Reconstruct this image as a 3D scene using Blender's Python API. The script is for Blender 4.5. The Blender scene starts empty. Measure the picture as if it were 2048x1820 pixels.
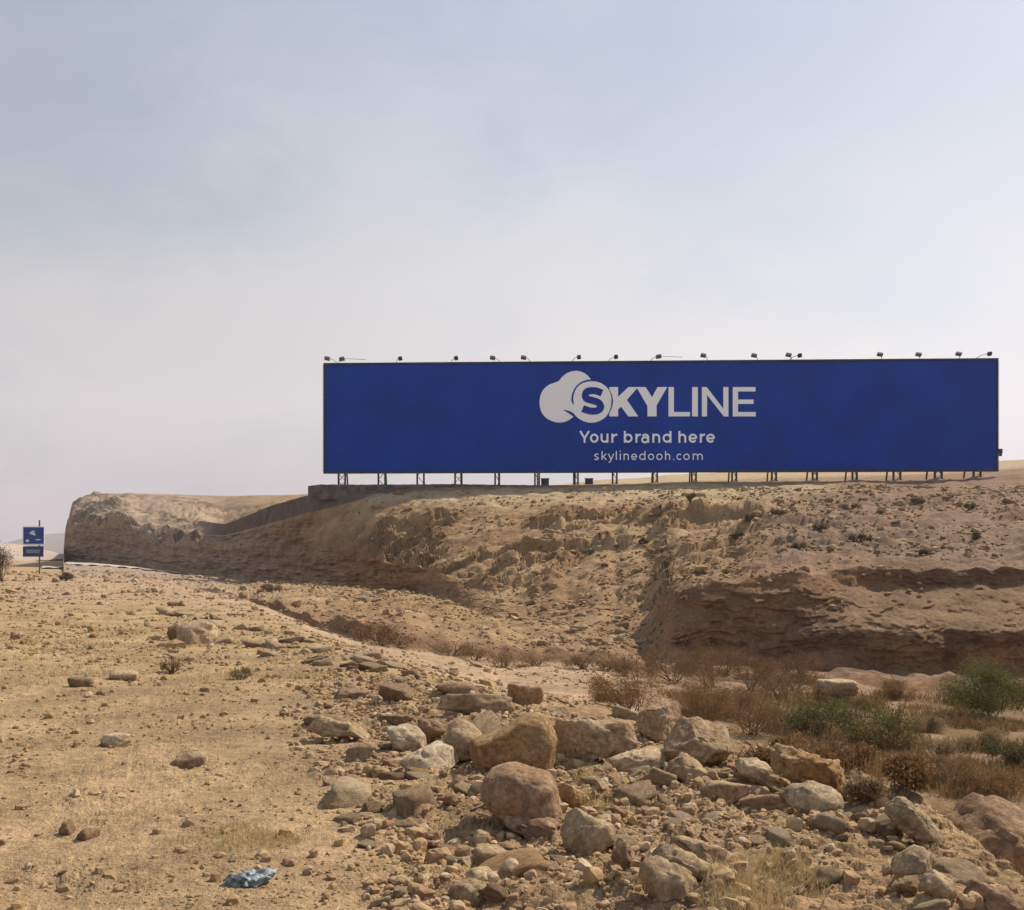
import bpy, bmesh, math, random
import numpy as np
from mathutils import Vector, Matrix, Euler

random.seed(7)
rng = np.random.default_rng(11)
R = math.radians
scene = bpy.context.scene
col = scene.collection

# ------------------------------------------------------------------ camera
F = 2000.0            # focal length in pixels of the 2048 px wide photograph
HZ = 1115.0           # pixel row of the horizon
EYE = 1.6
cam_d = bpy.data.cameras.new('camera')
cam = bpy.data.objects.new('camera', cam_d)
col.objects.link(cam)
cam.location = (0, 0, EYE)
cam.rotation_euler = (R(90), 0, 0)
cam_d.sensor_fit = 'HORIZONTAL'
cam_d.sensor_width = 36
cam_d.lens = 36 * F / 2048
cam_d.shift_y = (HZ - 910) / 2048
cam_d.clip_start = 0.05
cam_d.clip_end = 12000
scene.camera = cam

# ------------------------------------------------------------------ sun + sky
SUN_AZ = R(52)        # to the right of the view direction
SUN_EL = R(46)
sun_dir = Vector((math.sin(SUN_AZ) * math.cos(SUN_EL), math.cos(SUN_AZ) * math.cos(SUN_EL), math.sin(SUN_EL)))
sd = bpy.data.lights.new('sun', 'SUN')
sd.energy = 5.0
sd.angle = R(0.9)
sd.color = (1.0, 0.90, 0.74)
so = bpy.data.objects.new('sun', sd)
col.objects.link(so)
so.rotation_euler = (-sun_dir).to_track_quat('-Z', 'Y').to_euler()

world = bpy.data.worlds.new('World')
scene.world = world
world.use_nodes = True
wt = world.node_tree
for n in list(wt.nodes):
    wt.nodes.remove(n)


class NT:
    def __init__(s, tree):
        s.t = tree

    def n(s, kind, **kw):
        nd = s.t.nodes.new(kind)
        for k, v in kw.items():
            if k.startswith('i_'):
                key = k[2:]
                key = int(key) if key.isdigit() else key.replace('_', ' ')
                nd.inputs[key].default_value = v
            else:
                setattr(nd, k, v)
        return nd

    def l(s, a, b):
        s.t.links.new(a, b)

    def math(s, op, a, b=None, clamp=False):
        m = s.t.nodes.new('ShaderNodeMath')
        m.operation = op
        m.use_clamp = clamp
        for i, v in enumerate((a, b)):
            if v is None:
                continue
            if isinstance(v, (int, float)):
                m.inputs[i].default_value = v
            else:
                s.l(v, m.inputs[i])
        return m.outputs[0]

    def mix(s, fac, a, b, blend='MIX'):
        m = s.t.nodes.new('ShaderNodeMix')
        m.data_type = 'RGBA'
        m.blend_type = blend
        for sock, v in ((m.inputs[0], fac), (m.inputs[6], a), (m.inputs[7], b)):
            if isinstance(v, (int, float)):
                sock.default_value = v
            elif isinstance(v, (tuple, list)):
                sock.default_value = tuple(v) + ((1,) if len(v) == 3 else ())
            else:
                s.l(v, sock)
        return m.outputs[2]

    def ramp(s, fac, stops):
        r = s.t.nodes.new('ShaderNodeValToRGB')
        e = r.color_ramp.elements
        while len(e) > 1:
            e.remove(e[-1])
        e[0].position = stops[0][0]
        e[0].color = tuple(stops[0][1]) + (1,)
        for p, c in stops[1:]:
            x = e.new(p)
            x.color = tuple(c) + (1,)
        s.l(fac, r.inputs[0])
        return r.outputs[0]

    def maprange(s, v, a, b, c=0.0, d=1.0, smooth=True):
        m = s.t.nodes.new('ShaderNodeMapRange')
        m.interpolation_type = 'SMOOTHSTEP' if smooth else 'LINEAR'
        s.l(v, m.inputs[0])
        for i, x in enumerate((a, b, c, d)):
            m.inputs[i + 1].default_value = x
        return m.outputs[0]


W = NT(wt)
sky = W.n('ShaderNodeTexSky')
sky.sky_type = 'NISHITA'
sky.sun_disc = False
sky.sun_elevation = SUN_EL
sky.sun_rotation = SUN_AZ
sky.air_density = 1.0
sky.dust_density = 3.0
sky.ozone_density = 1.2
tc = W.n('ShaderNodeTexCoord')
sep = W.n('ShaderNodeSeparateXYZ')
W.l(tc.outputs['Generated'], sep.inputs[0])
# veil of thin cloud: brighter and whiter towards the horizon and towards the sun
veil = W.ramp(sep.outputs[2], [(0.0, (6.15, 5.65, 6.1)), (0.14, (6.9, 6.7, 6.95)), (0.26, (6.1, 6.2, 6.5)),
                               (0.45, (4.3, 4.85, 5.75)), (1.0, (3.4, 4.1, 5.5))])
dot = W.n('ShaderNodeVectorMath', operation='DOT_PRODUCT')
W.l(tc.outputs['Generated'], dot.inputs[0])
dot.inputs[1].default_value = sun_dir
glow = W.maprange(dot.outputs['Value'], 0.25, 1.0, 0.88, 1.30)
gm = W.n('ShaderNodeVectorMath', operation='SCALE')
W.l(veil, gm.inputs[0])
W.l(glow, gm.inputs['Scale'])
mp = W.n('ShaderNodeMapping')
mp.inputs['Scale'].default_value = (1.0, 1.0, 1.9)
mp.inputs['Rotation'].default_value = (0.2, 0.55, 0.1)
W.l(tc.outputs['Generated'], mp.inputs[0])
cn = W.n('ShaderNodeTexNoise', i_Scale=2.6, i_Detail=5.0, i_Roughness=0.5, i_Distortion=0.3)
W.l(mp.outputs[0], cn.inputs[0])
cn2 = W.n('ShaderNodeTexNoise', i_Scale=1.3, i_Detail=3.0, i_Roughness=0.5)
W.l(mp.outputs[0], cn2.inputs[0])
cl = W.math('ADD', W.math('MULTIPLY', cn.outputs[0], 0.6), W.math('MULTIPLY', cn2.outputs[0], 0.5))
cn3 = W.n('ShaderNodeTexNoise', i_Scale=7.5, i_Detail=6.0, i_Roughness=0.6, i_Distortion=0.6)
W.l(mp.outputs[0], cn3.inputs[0])
cl = W.math('ADD', cl, W.math('MULTIPLY', W.math('SUBTRACT', cn3.outputs[0], 0.5), 0.30))
cm = W.maprange(cl, 0.42, 0.68)
thin = W.mix(0.62, sky.outputs[0], gm.outputs[0])
fac = W.math('MULTIPLY', cm, 0.75)
thick = W.n('ShaderNodeVectorMath', operation='MULTIPLY')
W.l(gm.outputs[0], thick.inputs[0])
thick.inputs[1].default_value = (1.055, 1.02, 1.0)
skyc = W.mix(W.math('ADD', fac, 0.22), thin, thick.outputs[0])
bg = W.n('ShaderNodeBackground', i_Strength=0.1)
W.l(skyc, bg.inputs[0])
wo = W.n('ShaderNodeOutputWorld')
W.l(bg.outputs[0], wo.inputs[0])

scene.view_settings.view_transform = 'Standard'
scene.view_settings.look = 'None'
scene.view_settings.gamma = 1
scene.view_settings.exposure = 0.14
scene.view_settings.use_curve_mapping = False


# ------------------------------------------------------------------ helpers
def tag(o, label=None, cat=None, group=None, kind=None):
    if label:
        o['label'] = label
    if cat:
        o['category'] = cat
    if group:
        o['group'] = group
    if kind:
        o['kind'] = kind
    return o


def link(name, me, parent=None, mat=None):
    o = bpy.data.objects.new(name, me)
    col.objects.link(o)
    if parent:
        o.parent = parent
    if mat and me is not None:
        me.materials.append(mat)
    return o


def empty(name, loc, rz=0.0):
    o = bpy.data.objects.new(name, None)
    o.empty_display_size = 0.2
    col.objects.link(o)
    o.location = loc
    o.rotation_euler = (0, 0, rz)
    return o


def mesh_np(name, v, f, smooth=True):
    """v (N,3), f (M,k) index array -> mesh"""
    me = bpy.data.meshes.new(name)
    k = f.shape[1]
    me.vertices.add(len(v))
    me.vertices.foreach_set('co', np.ascontiguousarray(v, dtype=np.float32).ravel())
    me.loops.add(f.size)
    me.loops.foreach_set('vertex_index', np.ascontiguousarray(f, dtype=np.int32).ravel())
    me.polygons.add(len(f))
    me.polygons.foreach_set('loop_start', np.arange(0, f.size, k, dtype=np.int32))
    me.polygons.foreach_set('loop_total', np.full(len(f), k, dtype=np.int32))
    me.update(calc_edges=True)
    me.polygons.foreach_set('use_smooth', np.full(len(f), smooth, dtype=bool))
    return me


def setcol(me, c, name='Col'):
    a = me.color_attributes.new(name, 'FLOAT_COLOR', 'POINT')
    cc = np.ones((len(me.vertices), 4), dtype=np.float32)
    cc[:, :3] = c
    a.data.foreach_set('color', cc.ravel())


class MB:
    """collects simple solids into one mesh"""

    def __init__(s):
        s.v, s.f = [], []

    def box(s, c, size, rot=None):
        c = Vector(c)
        hx, hy, hz = (q / 2 for q in size)
        b = len(s.v)
        m = rot.to_matrix() if isinstance(rot, Euler) else (rot or Matrix.Identity(3))
        for dx, dy, dz in ((-1, -1, -1), (1, -1, -1), (1, 1, -1), (-1, 1, -1), (-1, -1, 1), (1, -1, 1), (1, 1, 1), (-1, 1, 1)):
            s.v.append(tuple(c + m @ Vector((dx * hx, dy * hy, dz * hz))))
        for q in ((0, 3, 2, 1), (4, 5, 6, 7), (0, 1, 5, 4), (1, 2, 6, 5), (2, 3, 7, 6), (3, 0, 4, 7)):
            s.f.append(tuple(b + i for i in q))
        return s

    def bar(s, a, b, w, n=4):
        """prism from a to b, n sides, radius w/2"""
        a, b = Vector(a), Vector(b)
        d = (b - a).normalized()
        up = Vector((0, 0, 1)) if abs(d.z) < 0.9 else Vector((1, 0, 0))
        x = d.cross(up).normalized()
        y = d.cross(x)
        base = len(s.v)
        off = math.pi / 4 if n == 4 else 0
        r = w / 2 * (1.414 if n == 4 else 1)
        for p in (a, b):
            for i in range(n):
                t = off + 2 * math.pi * i / n
                s.v.append(tuple(p + x * math.cos(t) * r + y * math.sin(t) * r))
        for i in range(n):
            j = (i + 1) % n
            s.f.append((base + i, base + j, base + n + j, base + n + i))
        s.f.append(tuple(base + i for i in range(n))[::-1])
        s.f.append(tuple(base + n + i for i in range(n)))
        return s

    def mesh(s, name):
        me = bpy.data.meshes.new(name)
        me.from_pydata(s.v, [], s.f)
        bm = bmesh.new()
        bm.from_mesh(me)
        bmesh.ops.recalc_face_normals(bm, faces=bm.faces)
        bm.to_mesh(me)
        bm.free()
        return me

    def build(s, name, mat, parent=None):
        return link(name, s.mesh(name), parent, mat)


# ---- vectorised gradient noise
_perm = rng.permutation(256).astype(np.int32)
_perm = np.concatenate([_perm, _perm, _perm])
_g = rng.normal(size=(256, 3))
_g /= np.linalg.norm(_g, axis=1, keepdims=True)
_g = _g.astype(np.float32)


def noise3(x, y, z):
    x = np.asarray(x, np.float32)
    y = np.asarray(y, np.float32) + np.zeros_like(x)
    z = np.asarray(z, np.float32) + np.zeros_like(x)
    xi, yi, zi = np.floor(x).astype(np.int32), np.floor(y).astype(np.int32), np.floor(z).astype(np.int32)
    xf, yf, zf = x - xi, y - yi, z - zi
    u, v, w = (t * t * t * (t * (t * 6 - 15) + 10) for t in (xf, yf, zf))
    out = np.zeros_like(xf)
    for a in (0, 1):
        for b in (0, 1):
            for c in (0, 1):
                h = _perm[_perm[_perm[(xi + a) & 255] + ((yi + b) & 255)] + ((zi + c) & 255)]
                g = _g[h]
                d = g[..., 0] * (xf - a) + g[..., 1] * (yf - b) + g[..., 2] * (zf - c)
                out += d * (u if a else 1 - u) * (v if b else 1 - v) * (w if c else 1 - w)
    return out * 1.6


def fbm(x, y, z, octv=4, gain=0.5, lac=2.03):
    a, s, t = 1.0, 0.0, 0.0
    for i in range(octv):
        s = s + a * noise3(x + 17.3 * i, y - 9.1 * i, z + 3.7 * i)
        t += a
        x, y, z = x * lac, y * lac, z * lac
        a *= gain
    return s / t


def ridged(x, y, z, octv=3):
    a, s, t = 1.0, 0.0, 0.0
    for i in range(octv):
        s = s + a * (1 - 2 * np.abs(noise3(x + 11.3 * i, y + 5.1 * i, z)))
        t += a
        x, y, z = x * 2.1, y * 2.1, z * 2.1
        a *= 0.5
    return s / t


def sstep(a, b, x):
    t = np.clip((x - a) / (b - a), 0, 1)
    return t * t * (3 - 2 * t)


# ------------------------------------------------------------------ materials
def mat_new(name):
    m = bpy.data.materials.new(name)
    m.use_nodes = True
    t = m.node_tree
    for n in list(t.nodes):
        t.nodes.remove(n)
    N = NT(t)
    p = N.n('ShaderNodeBsdfPrincipled')
    o = N.n('ShaderNodeOutputMaterial')
    N.l(p.outputs[0], o.inputs[0])
    return m, N, p


def mat_plain(name, c, rough=0.7, var=0.15, scale=6.0, metal=0.0, spec=0.3):
    m, N, p = mat_new(name)
    tcn = N.n('ShaderNodeTexCoord')
    ns = N.n('ShaderNodeTexNoise', i_Scale=scale, i_Detail=5.0)
    N.l(tcn.outputs['Object'], ns.inputs[0])
    f = N.maprange(ns.outputs[0], 0.3, 0.7)
    cc = N.mix(f, tuple(x * (1 - var) for x in c), tuple(min(1, x * (1 + var)) for x in c))
    N.l(cc, p.inputs['Base Color'])
    p.inputs['Roughness'].default_value = rough
    p.inputs['Metallic'].default_value = metal
    p.inputs['Specular IOR Level'].default_value = spec
    return m


def mat_ground():
    m, N, p = mat_new('desert_soil')
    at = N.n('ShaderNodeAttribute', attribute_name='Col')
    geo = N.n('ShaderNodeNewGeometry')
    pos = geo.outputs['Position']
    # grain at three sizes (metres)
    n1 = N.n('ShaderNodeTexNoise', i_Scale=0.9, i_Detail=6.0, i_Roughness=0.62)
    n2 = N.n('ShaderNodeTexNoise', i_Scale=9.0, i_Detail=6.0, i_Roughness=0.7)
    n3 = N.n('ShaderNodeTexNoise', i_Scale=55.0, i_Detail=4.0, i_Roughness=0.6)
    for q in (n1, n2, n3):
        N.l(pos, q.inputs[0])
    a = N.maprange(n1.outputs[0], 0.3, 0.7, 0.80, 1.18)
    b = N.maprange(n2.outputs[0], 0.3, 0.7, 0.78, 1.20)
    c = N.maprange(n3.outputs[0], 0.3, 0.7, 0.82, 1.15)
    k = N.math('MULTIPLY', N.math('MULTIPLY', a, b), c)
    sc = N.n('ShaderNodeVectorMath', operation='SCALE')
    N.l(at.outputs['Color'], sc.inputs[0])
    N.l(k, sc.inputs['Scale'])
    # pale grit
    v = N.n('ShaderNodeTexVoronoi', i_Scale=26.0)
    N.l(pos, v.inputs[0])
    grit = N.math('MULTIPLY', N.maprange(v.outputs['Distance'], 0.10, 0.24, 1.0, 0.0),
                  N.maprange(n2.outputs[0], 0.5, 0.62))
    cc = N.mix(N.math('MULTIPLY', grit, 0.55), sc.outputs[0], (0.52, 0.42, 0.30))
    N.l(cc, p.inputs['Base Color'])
    p.inputs['Roughness'].default_value = 0.95
    p.inputs['Specular IOR Level'].default_value = 0.1
    h = N.math('ADD', N.math('MULTIPLY', n2.outputs[0], 0.08), N.math('MULTIPLY', n3.outputs[0], 0.022))
    h = N.math('ADD', h, N.math('MULTIPLY', n1.outputs[0], 0.12))
    bp = N.n('ShaderNodeBump', i_Strength=0.85, i_Distance=1.0)
    N.l(h, bp.inputs['Height'])
    N.l(bp.outputs[0], p.inputs['Normal'])
    return m


def mat_rock(name, c1, c2, stain, scale=1.0, stain_amt=0.5):
    m, N, p = mat_new(name)
    tcn = N.n('ShaderNodeTexCoord')
    oi = N.n('ShaderNodeObjectInfo')
    add = N.n('ShaderNodeVectorMath', operation='ADD')
    N.l(tcn.outputs['Object'], add.inputs[0])
    cx = N.n('ShaderNodeCombineXYZ')
    N.l(N.math('MULTIPLY', oi.outputs['Random'], 37.0), cx.inputs[0])
    N.l(N.math('MULTIPLY', oi.outputs['Random'], 11.0), cx.inputs[2])
    N.l(cx.outputs[0], add.inputs[1])
    co = add.outputs[0]
    n1 = N.n('ShaderNodeTexNoise', i_Scale=3.2 * scale, i_Detail=7.0, i_Roughness=0.65, i_Distortion=0.4)
    n2 = N.n('ShaderNodeTexNoise', i_Scale=22 * scale, i_Detail=6.0, i_Roughness=0.7)
    n3 = N.n('ShaderNodeTexNoise', i_Scale=1.7 * scale, i_Detail=4.0, i_Roughness=0.55, i_Distortion=1.0)
    for q in (n1, n2, n3):
        N.l(co, q.inputs[0])
    base = N.mix(N.maprange(n1.outputs[0], 0.36, 0.64), c1, c2)
    base = N.mix(N.math('MULTIPLY', N.maprange(n3.outputs[0], 0.5, 0.66), stain_amt), base, stain)
    k = N.math('MULTIPLY', N.maprange(n2.outputs[0], 0.35, 0.65, 0.70, 1.2), N.maprange(oi.outputs['Random'], 0, 1, 0.84, 1.14, False))
    sc = N.n('ShaderNodeVectorMath', operation='SCALE')
    N.l(base, sc.inputs[0])
    N.l(k, sc.inputs['Scale'])
    N.l(sc.outputs[0], p.inputs['Base Color'])
    p.inputs['Roughness'].default_value = 0.92
    p.inputs['Specular IOR Level'].default_value = 0.15
    n4 = N.n('ShaderNodeTexNoise', i_Scale=75 * scale, i_Detail=5.0, i_Roughness=0.75)
    N.l(co, n4.inputs[0])
    vo = N.n('ShaderNodeTexVoronoi', i_Scale=7.0 * scale, feature='DISTANCE_TO_EDGE')
    wv = N.n('ShaderNodeVectorMath', operation='ADD')
    N.l(co, wv.inputs[0])
    N.l(n1.outputs['Color'], wv.inputs[1])
    N.l(wv.outputs[0], vo.inputs[0])
    crack = N.maprange(vo.outputs['Distance'], 0.0, 0.035, 0.0, 1.0)
    h = N.math('ADD', N.math('MULTIPLY', n1.outputs[0], 0.06 / scale), N.math('MULTIPLY', n2.outputs[0], 0.028 / scale))
    h = N.math('ADD', h, N.math('MULTIPLY', n4.outputs[0], 0.010 / scale))
    h = N.math('ADD', h, N.math('MULTIPLY', crack, 0.006 / scale))
    bp = N.n('ShaderNodeBump', i_Strength=0.8, i_Distance=1.0)
    N.l(h, bp.inputs['Height'])
    N.l(bp.outputs[0], p.inputs['Normal'])
    return m


def mat_attr(name, rough=0.95, var=0.18, scale=25.0, transl=0.0):
    m, N, p = mat_new(name)
    at = N.n('ShaderNodeAttribute', attribute_name='Col')
    geo = N.n('ShaderNodeNewGeometry')
    ns = N.n('ShaderNodeTexNoise', i_Scale=scale, i_Detail=3.0)
    N.l(geo.outputs['Position'], ns.inputs[0])
    sc = N.n('ShaderNodeVectorMath', operation='SCALE')
    N.l(at.outputs['Color'], sc.inputs[0])
    N.l(N.maprange(ns.outputs[0], 0.3, 0.7, 1 - var, 1 + var), sc.inputs['Scale'])
    N.l(sc.outputs[0], p.inputs['Base Color'])
    p.inputs['Roughness'].default_value = rough
    p.inputs['Specular IOR Level'].default_value = 0.12
    if transl > 0:
        tr = N.n('ShaderNodeBsdfTranslucent')
        N.l(sc.outputs[0], tr.inputs[0])
        mx = N.n('ShaderNodeMixShader', i_0=transl)
        N.l(p.outputs[0], mx.inputs[1])
        N.l(tr.outputs[0], mx.inputs[2])
        out = [n for n in N.t.nodes if n.type == 'OUTPUT_MATERIAL'][0]
        N.l(mx.outputs[0], out.inputs[0])
    return m


M = {}
M['soil'] = mat_ground()
M['rock_tan'] = mat_rock('rock_tan', (0.33, 0.22, 0.125), (0.45, 0.325, 0.20), (0.26, 0.15, 0.08))
M['rock_ochre'] = mat_rock('rock_ochre', (0.37, 0.215, 0.095), (0.44, 0.29, 0.15), (0.32, 0.14, 0.055), 1.0, 0.6)
M['rock_red'] = mat_rock('rock_red', (0.31, 0.185, 0.105), (0.40, 0.27, 0.165), (0.19, 0.11, 0.075), 1.2, 0.7)
M['rock_pale'] = mat_rock('rock_pale', (0.42, 0.30, 0.18), (0.52, 0.395, 0.255), (0.31, 0.205, 0.12), 1.0, 0.5)
M['rock_grey'] = mat_rock('rock_grey', (0.34, 0.235, 0.138), (0.44, 0.32, 0.195), (0.24, 0.15, 0.08))
M['rock_brown'] = mat_rock('rock_brown', (0.25, 0.155, 0.088), (0.34, 0.225, 0.135), (0.18, 0.11, 0.065), 0.8)
M['rock_white'] = mat_rock('rock_white', (0.50, 0.38, 0.25), (0.60, 0.48, 0.335), (0.38, 0.26, 0.155), 1.0, 0.6)
M['pebble'] = mat_attr('pebble_stone')
M['leaf'] = mat_attr('shrub_leaf', 0.8, 0.2, 8.0, 0.25)
M['straw'] = mat_attr('dry_straw', 0.85, 0.15, 8.0, 0.25)
M['twig'] = mat_plain('twig_bark', (0.16, 0.105, 0.07), 0.9)
M['steel_dark'] = mat_plain('weathered_dark_steel', (0.05, 0.047, 0.05), 0.6, 0.3, 3.0, 0.3)
M['steel_grey'] = mat_plain('galvanised_steel', (0.24, 0.23, 0.23), 0.5, 0.2, 3.0, 0.5)
M['blue_vinyl'] = mat_plain('blue_banner_vinyl', (0.006, 0.048, 0.33), 0.75, 0.12, 0.3, 0.0, 0.12)
M['white_print'] = mat_plain('white_banner_print', (0.92, 0.955, 1.0), 0.6, 0.01, 0.3, 0.0, 0.3)
M['lamp_grey'] = mat_plain('weathered_lamp_grey', (0.16, 0.155, 0.16), 0.6)
M['wall'] = mat_plain('grey_rubble_masonry', (0.135, 0.115, 0.105), 0.95, 0.35, 2.2)
M['road'] = mat_plain('pale_dusty_road', (0.44, 0.37, 0.31), 0.95, 0.1, 0.3)
M['sign_blue'] = mat_plain('blue_road_sign', (0.02, 0.055, 0.25), 0.45, 0.15, 2.0)
M['sign_dark'] = mat_plain('dark_blue_road_sign', (0.022, 0.05, 0.17), 0.5, 0.15, 2.0)
M['sign_white'] = mat_plain('pale_sign_print', (0.62, 0.66, 0.75), 0.5, 0.05)
M['pole'] = mat_plain('brown_steel_pole', (0.13, 0.09, 0.08), 0.6)


# ------------------------------------------------------------------ terrain
def Z(py, D):
    return EYE - (py - HZ) / F * D


# per column: list of 13 stations (D, z)
# 0 near, 1 frame foot, 2 lip of the roadside shelf, 3 wash near side, 4 wash far side, 5 low bank top,
# 6 foot of the main cut, 7 top of the cut, 8 brow, 9 billboard bench, 10 behind, 11 rear skyline, 12 far
def colm(s2, s3, s4, s5, s6, s7, s8, s9, s10, s11, s12=(3000, 0.0)):
    return [(1.3, 0.0), (3.6, 0.0), s2, s3, s4, s5, s6, s7, s8, s9, s10, s11, s12]


def p(D, py):
    return (D, Z(py, D))


flat = colm((30, 0.0), (45, 0.08), (60, 0.15), (62, 0.18), (90, .3), (110, .3), (140, .3), (170, .3), (220, .3), (300, .3))
TAB = [
    (-9000, flat), (-400, flat), (0, flat), (118, flat), (126, flat),
    (128, colm((30, 0), (45, .1), (60, .15), (62, .18), p(141.5, 1123), p(142.5, 1094), p(146, 1092), p(150, 1092), p(155, 1093), p(160, 1093))),
    (131, colm((30, 0), (45, .1), (60, .15), (62, .18), p(141, 1124), p(142, 1066), p(146, 1064), p(150, 1064), p(155, 1065), p(160, 1065))),
    (136, colm((30, 0), (45, .1), (60, .15), (62, .18), p(140.5, 1124), p(141.6, 1048), p(146, 1044), p(150, 1043), p(155, 1043), p(160, 1043))),
    (144, colm((30, 0), (45, .1), (60, .15), (62, .18), p(140, 1124), p(141.2, 1043), p(146, 1028), p(150, 1014), p(155, 1009), p(160, 1009))),
    (160, colm((30, 0), (45, .1), (60, .15), (62, .18), p(139, 1125), p(140.2, 1042), p(146, 1022), p(150, 1004), p(155, 996), p(160, 996))),
    (186, colm((30, 0), (45, .1), (60, .15), (62, .18), p(136, 1126), p(137.2, 1042), p(144, 1018), p(149, 1000), p(155, 987), p(160, 985))),
    (250, colm((30, 0), (45, .05), (60, .1), (62, .12), p(128, 1132), p(129.2, 1046), p(136, 1024), p(142, 1004), p(150, 992), p(157, 987))),
    (275, colm((30, 0), (45, .05), (60, .1), (62, .12), p(124, 1135), p(125.5, 1062), p(133, 1036), p(141, 1012), p(150, 995), p(157, 987))),
    (320, colm((30, 0), (45, .0), (60, .05), (62, .08), p(117, 1142), p(119, 1082), p(128, 1052), p(138, 1022), p(148, 1000), p(157, 987))),
    (385, colm((28, 0), (40, .0), (55, -.1), (56, 0), p(107, 1149), p(108.4, 1083), p(112, 1070), p(124, 1044), p(145, 1010), p(157, 987))),
    (450, colm((25, 0), (34, .0), (46, -.15), (47, .0), p(98, 1154), p(99.3, 1086), p(104, 1071), p(104.5, 1047), p(130, 1070), p(155, 987))),
    (540, colm((22, 0), (29, -.05), (36, -.25), (36.7, -.05), p(87, 1160), p(88.3, 1088), p(92, 1047), p(92.8, 1010), p(120, 1040), p(153, 987))),
    (612, colm((19, 0), (26, -.2), (30, -.4), (30.7, -.1), p(78, 1166), p(79.3, 1094), p(80.9, 1027), p(81.8, 991), p(105, 1010), p(152, 986))),
    (640, colm((18, 0), (25, -.3), (28.5, -.5), (29.1, -.15), p(75, 1168), p(76.3, 1098), p(79.2, 1021), p(80.4, 988), p(105, 1005), p(150, 987))),
    (740, colm((15.6, 0), (24, -.65), (27, -.75), (27.6, -.32), p(67, 1178), p(68.2, 1112), p(76, 993), p(78.6, 981), (100, 7.0), p(150, 990))),
    (850, colm((13, 0), (23, -.8), (27, -.97), (27.6, -.6), p(58, 1188), p(60, 1135), p(75, 989), p(80, 973), (100, 7.1), p(150, 990))),
    (930, colm((11.8, 0), (22, -1.0), (27.5, -1.15), (28, -.8), p(48, 1215), p(53, 1160), p(74.6, 987), p(80, 972), (100, 7.2), p(150, 985))),
    (1000, colm((11, 0), (22, -1.15), p(28, 1325), p(28.6, 1296), p(40, 1238), p(47, 1190), p(74.4, 985), p(80, 971), (100, 7.3), p(150, 978))),
    (1130, colm((10.4, 0), (20, -1.2), p(28, 1332), p(28.5, 1305), p(37, 1252), p(43, 1200), p(74, 982), p(80, 970), (100, 7.9), p(150, 967))),
    (1230, colm((10.0, 0), (19, -1.2), p(28, 1338), p(28.4, 1314), p(34, 1272), p(40, 1205), p(74, 980), p(80, 969), (100, 8.3), p(150, 956))),
    (1310, colm((9.5, 0), (18, -1.3), p(28, 1345), p(28.4, 1325), p(29.7, 1318), p(36, 1205), p(74, 978), p(80, 967), (100, 8.7), p(150, 950))),
    (1345, colm((9.3, 0), (17, -1.4), p(27.5, 1348), p(27.9, 1330), p(28.6, 1322), p(31.5, 1185), p(74, 977), p(79.7, 966), (100, 8.9), p(150, 947))),
    (1400, colm((9, 0), (16, -1.5), p(27, 1352), p(27.4, 1338), p(28.4, 1330), p(29.7, 1166), p(74, 976), p(79.5, 966), (100, 9.1), p(150, 944))),
    (1500, colm((8.6, 0), (15, -1.55), p(26.5, 1360), p(27, 1342), p(28.4, 1334), p(29.6, 1153), p(73.5, 974), p(79.5, 966), (100, 9.3), p(150, 940))),
    (1600, colm((8.0, 0), (14, -1.6), (26, -1.65), p(26.6, 1346), p(28.3, 1337), p(29.6, 1147), p(73, 972), p(79.4, 965), (100, 9.4), p(150, 936))),
    (1720, colm((7.3, 0), (13, -1.65), (25.5, -1.68), p(26.1, 1350), p(28.2, 1340), p(31.2, 1142), p(75, 961), p(79.2, 965), (100, 9.5), p(150, 932))),
    (1800, colm((6.8, 0), (12, -1.7), (25, -1.7), p(25.6, 1354), p(28.1, 1342), p(31.2, 1138), p(74, 967), p(79.2, 964), (100, 9.6), p(150, 928))),
    (1930, colm((5.9, 0), (10, -1.75), (24.5, -1.75), p(25.1, 1362), p(28, 1345), p(31.2, 1132), p(73.5, 965), p(79.1, 960), (100, 9.9), p(150, 921))),
    (2048, colm((5.1, -.05), (9, -1.8), (24, -1.8), p(24.6, 1370), p(28, 1350), p(31.2, 1130), p(73, 962), p(79, 952), (100, 10.4), p(150, 917))),
    (2400, colm((4.4, -.1), (8, -1.9), (23, -1.9), p(23.6, 1380), p(28, 1352), p(31.2, 1125), p(72, 955), p(79, 945), (100, 10.8), p(150, 910))),
    (9000, colm((4.2, -.1), (8, -1.9), (23, -1.9), p(23.6, 1380), p(28, 1352), p(31.2, 1125), p(72, 955), p(79, 945), (100, 10.8), p(150, 910))),
]
NSEG = [8, 250, 50, 46, 20, 50, 90, 200, 26, 8, 26, 10]
pxs = np.concatenate([
    np.linspace(-9000, -1200, 26)[:-1], np.linspace(-1200, -80, 34)[:-1],
    np.linspace(-80, 100, 40)[:-1], np.linspace(100, 210, 60)[:-1], np.linspace(210, 2110, 590)[:-1],
    np.linspace(2110, 3200, 40)[:-1], np.linspace(3200, 9000, 24)])
tab_px = np.array([t[0] for t in TAB], float)
tab = np.array([t[1] for t in TAB], float)            # (C,13,2)
NS = tab.shape[1]
st = np.zeros((len(pxs), NS, 2))
for k in range(NS):
    # far stations: interpolate the logarithm of the distance
    st[:, k, 0] = np.exp(np.interp(pxs, tab_px, np.log(tab[:, k, 0])))
    st[:, k, 1] = np.interp(pxs, tab_px, tab[:, k, 1])
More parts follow.
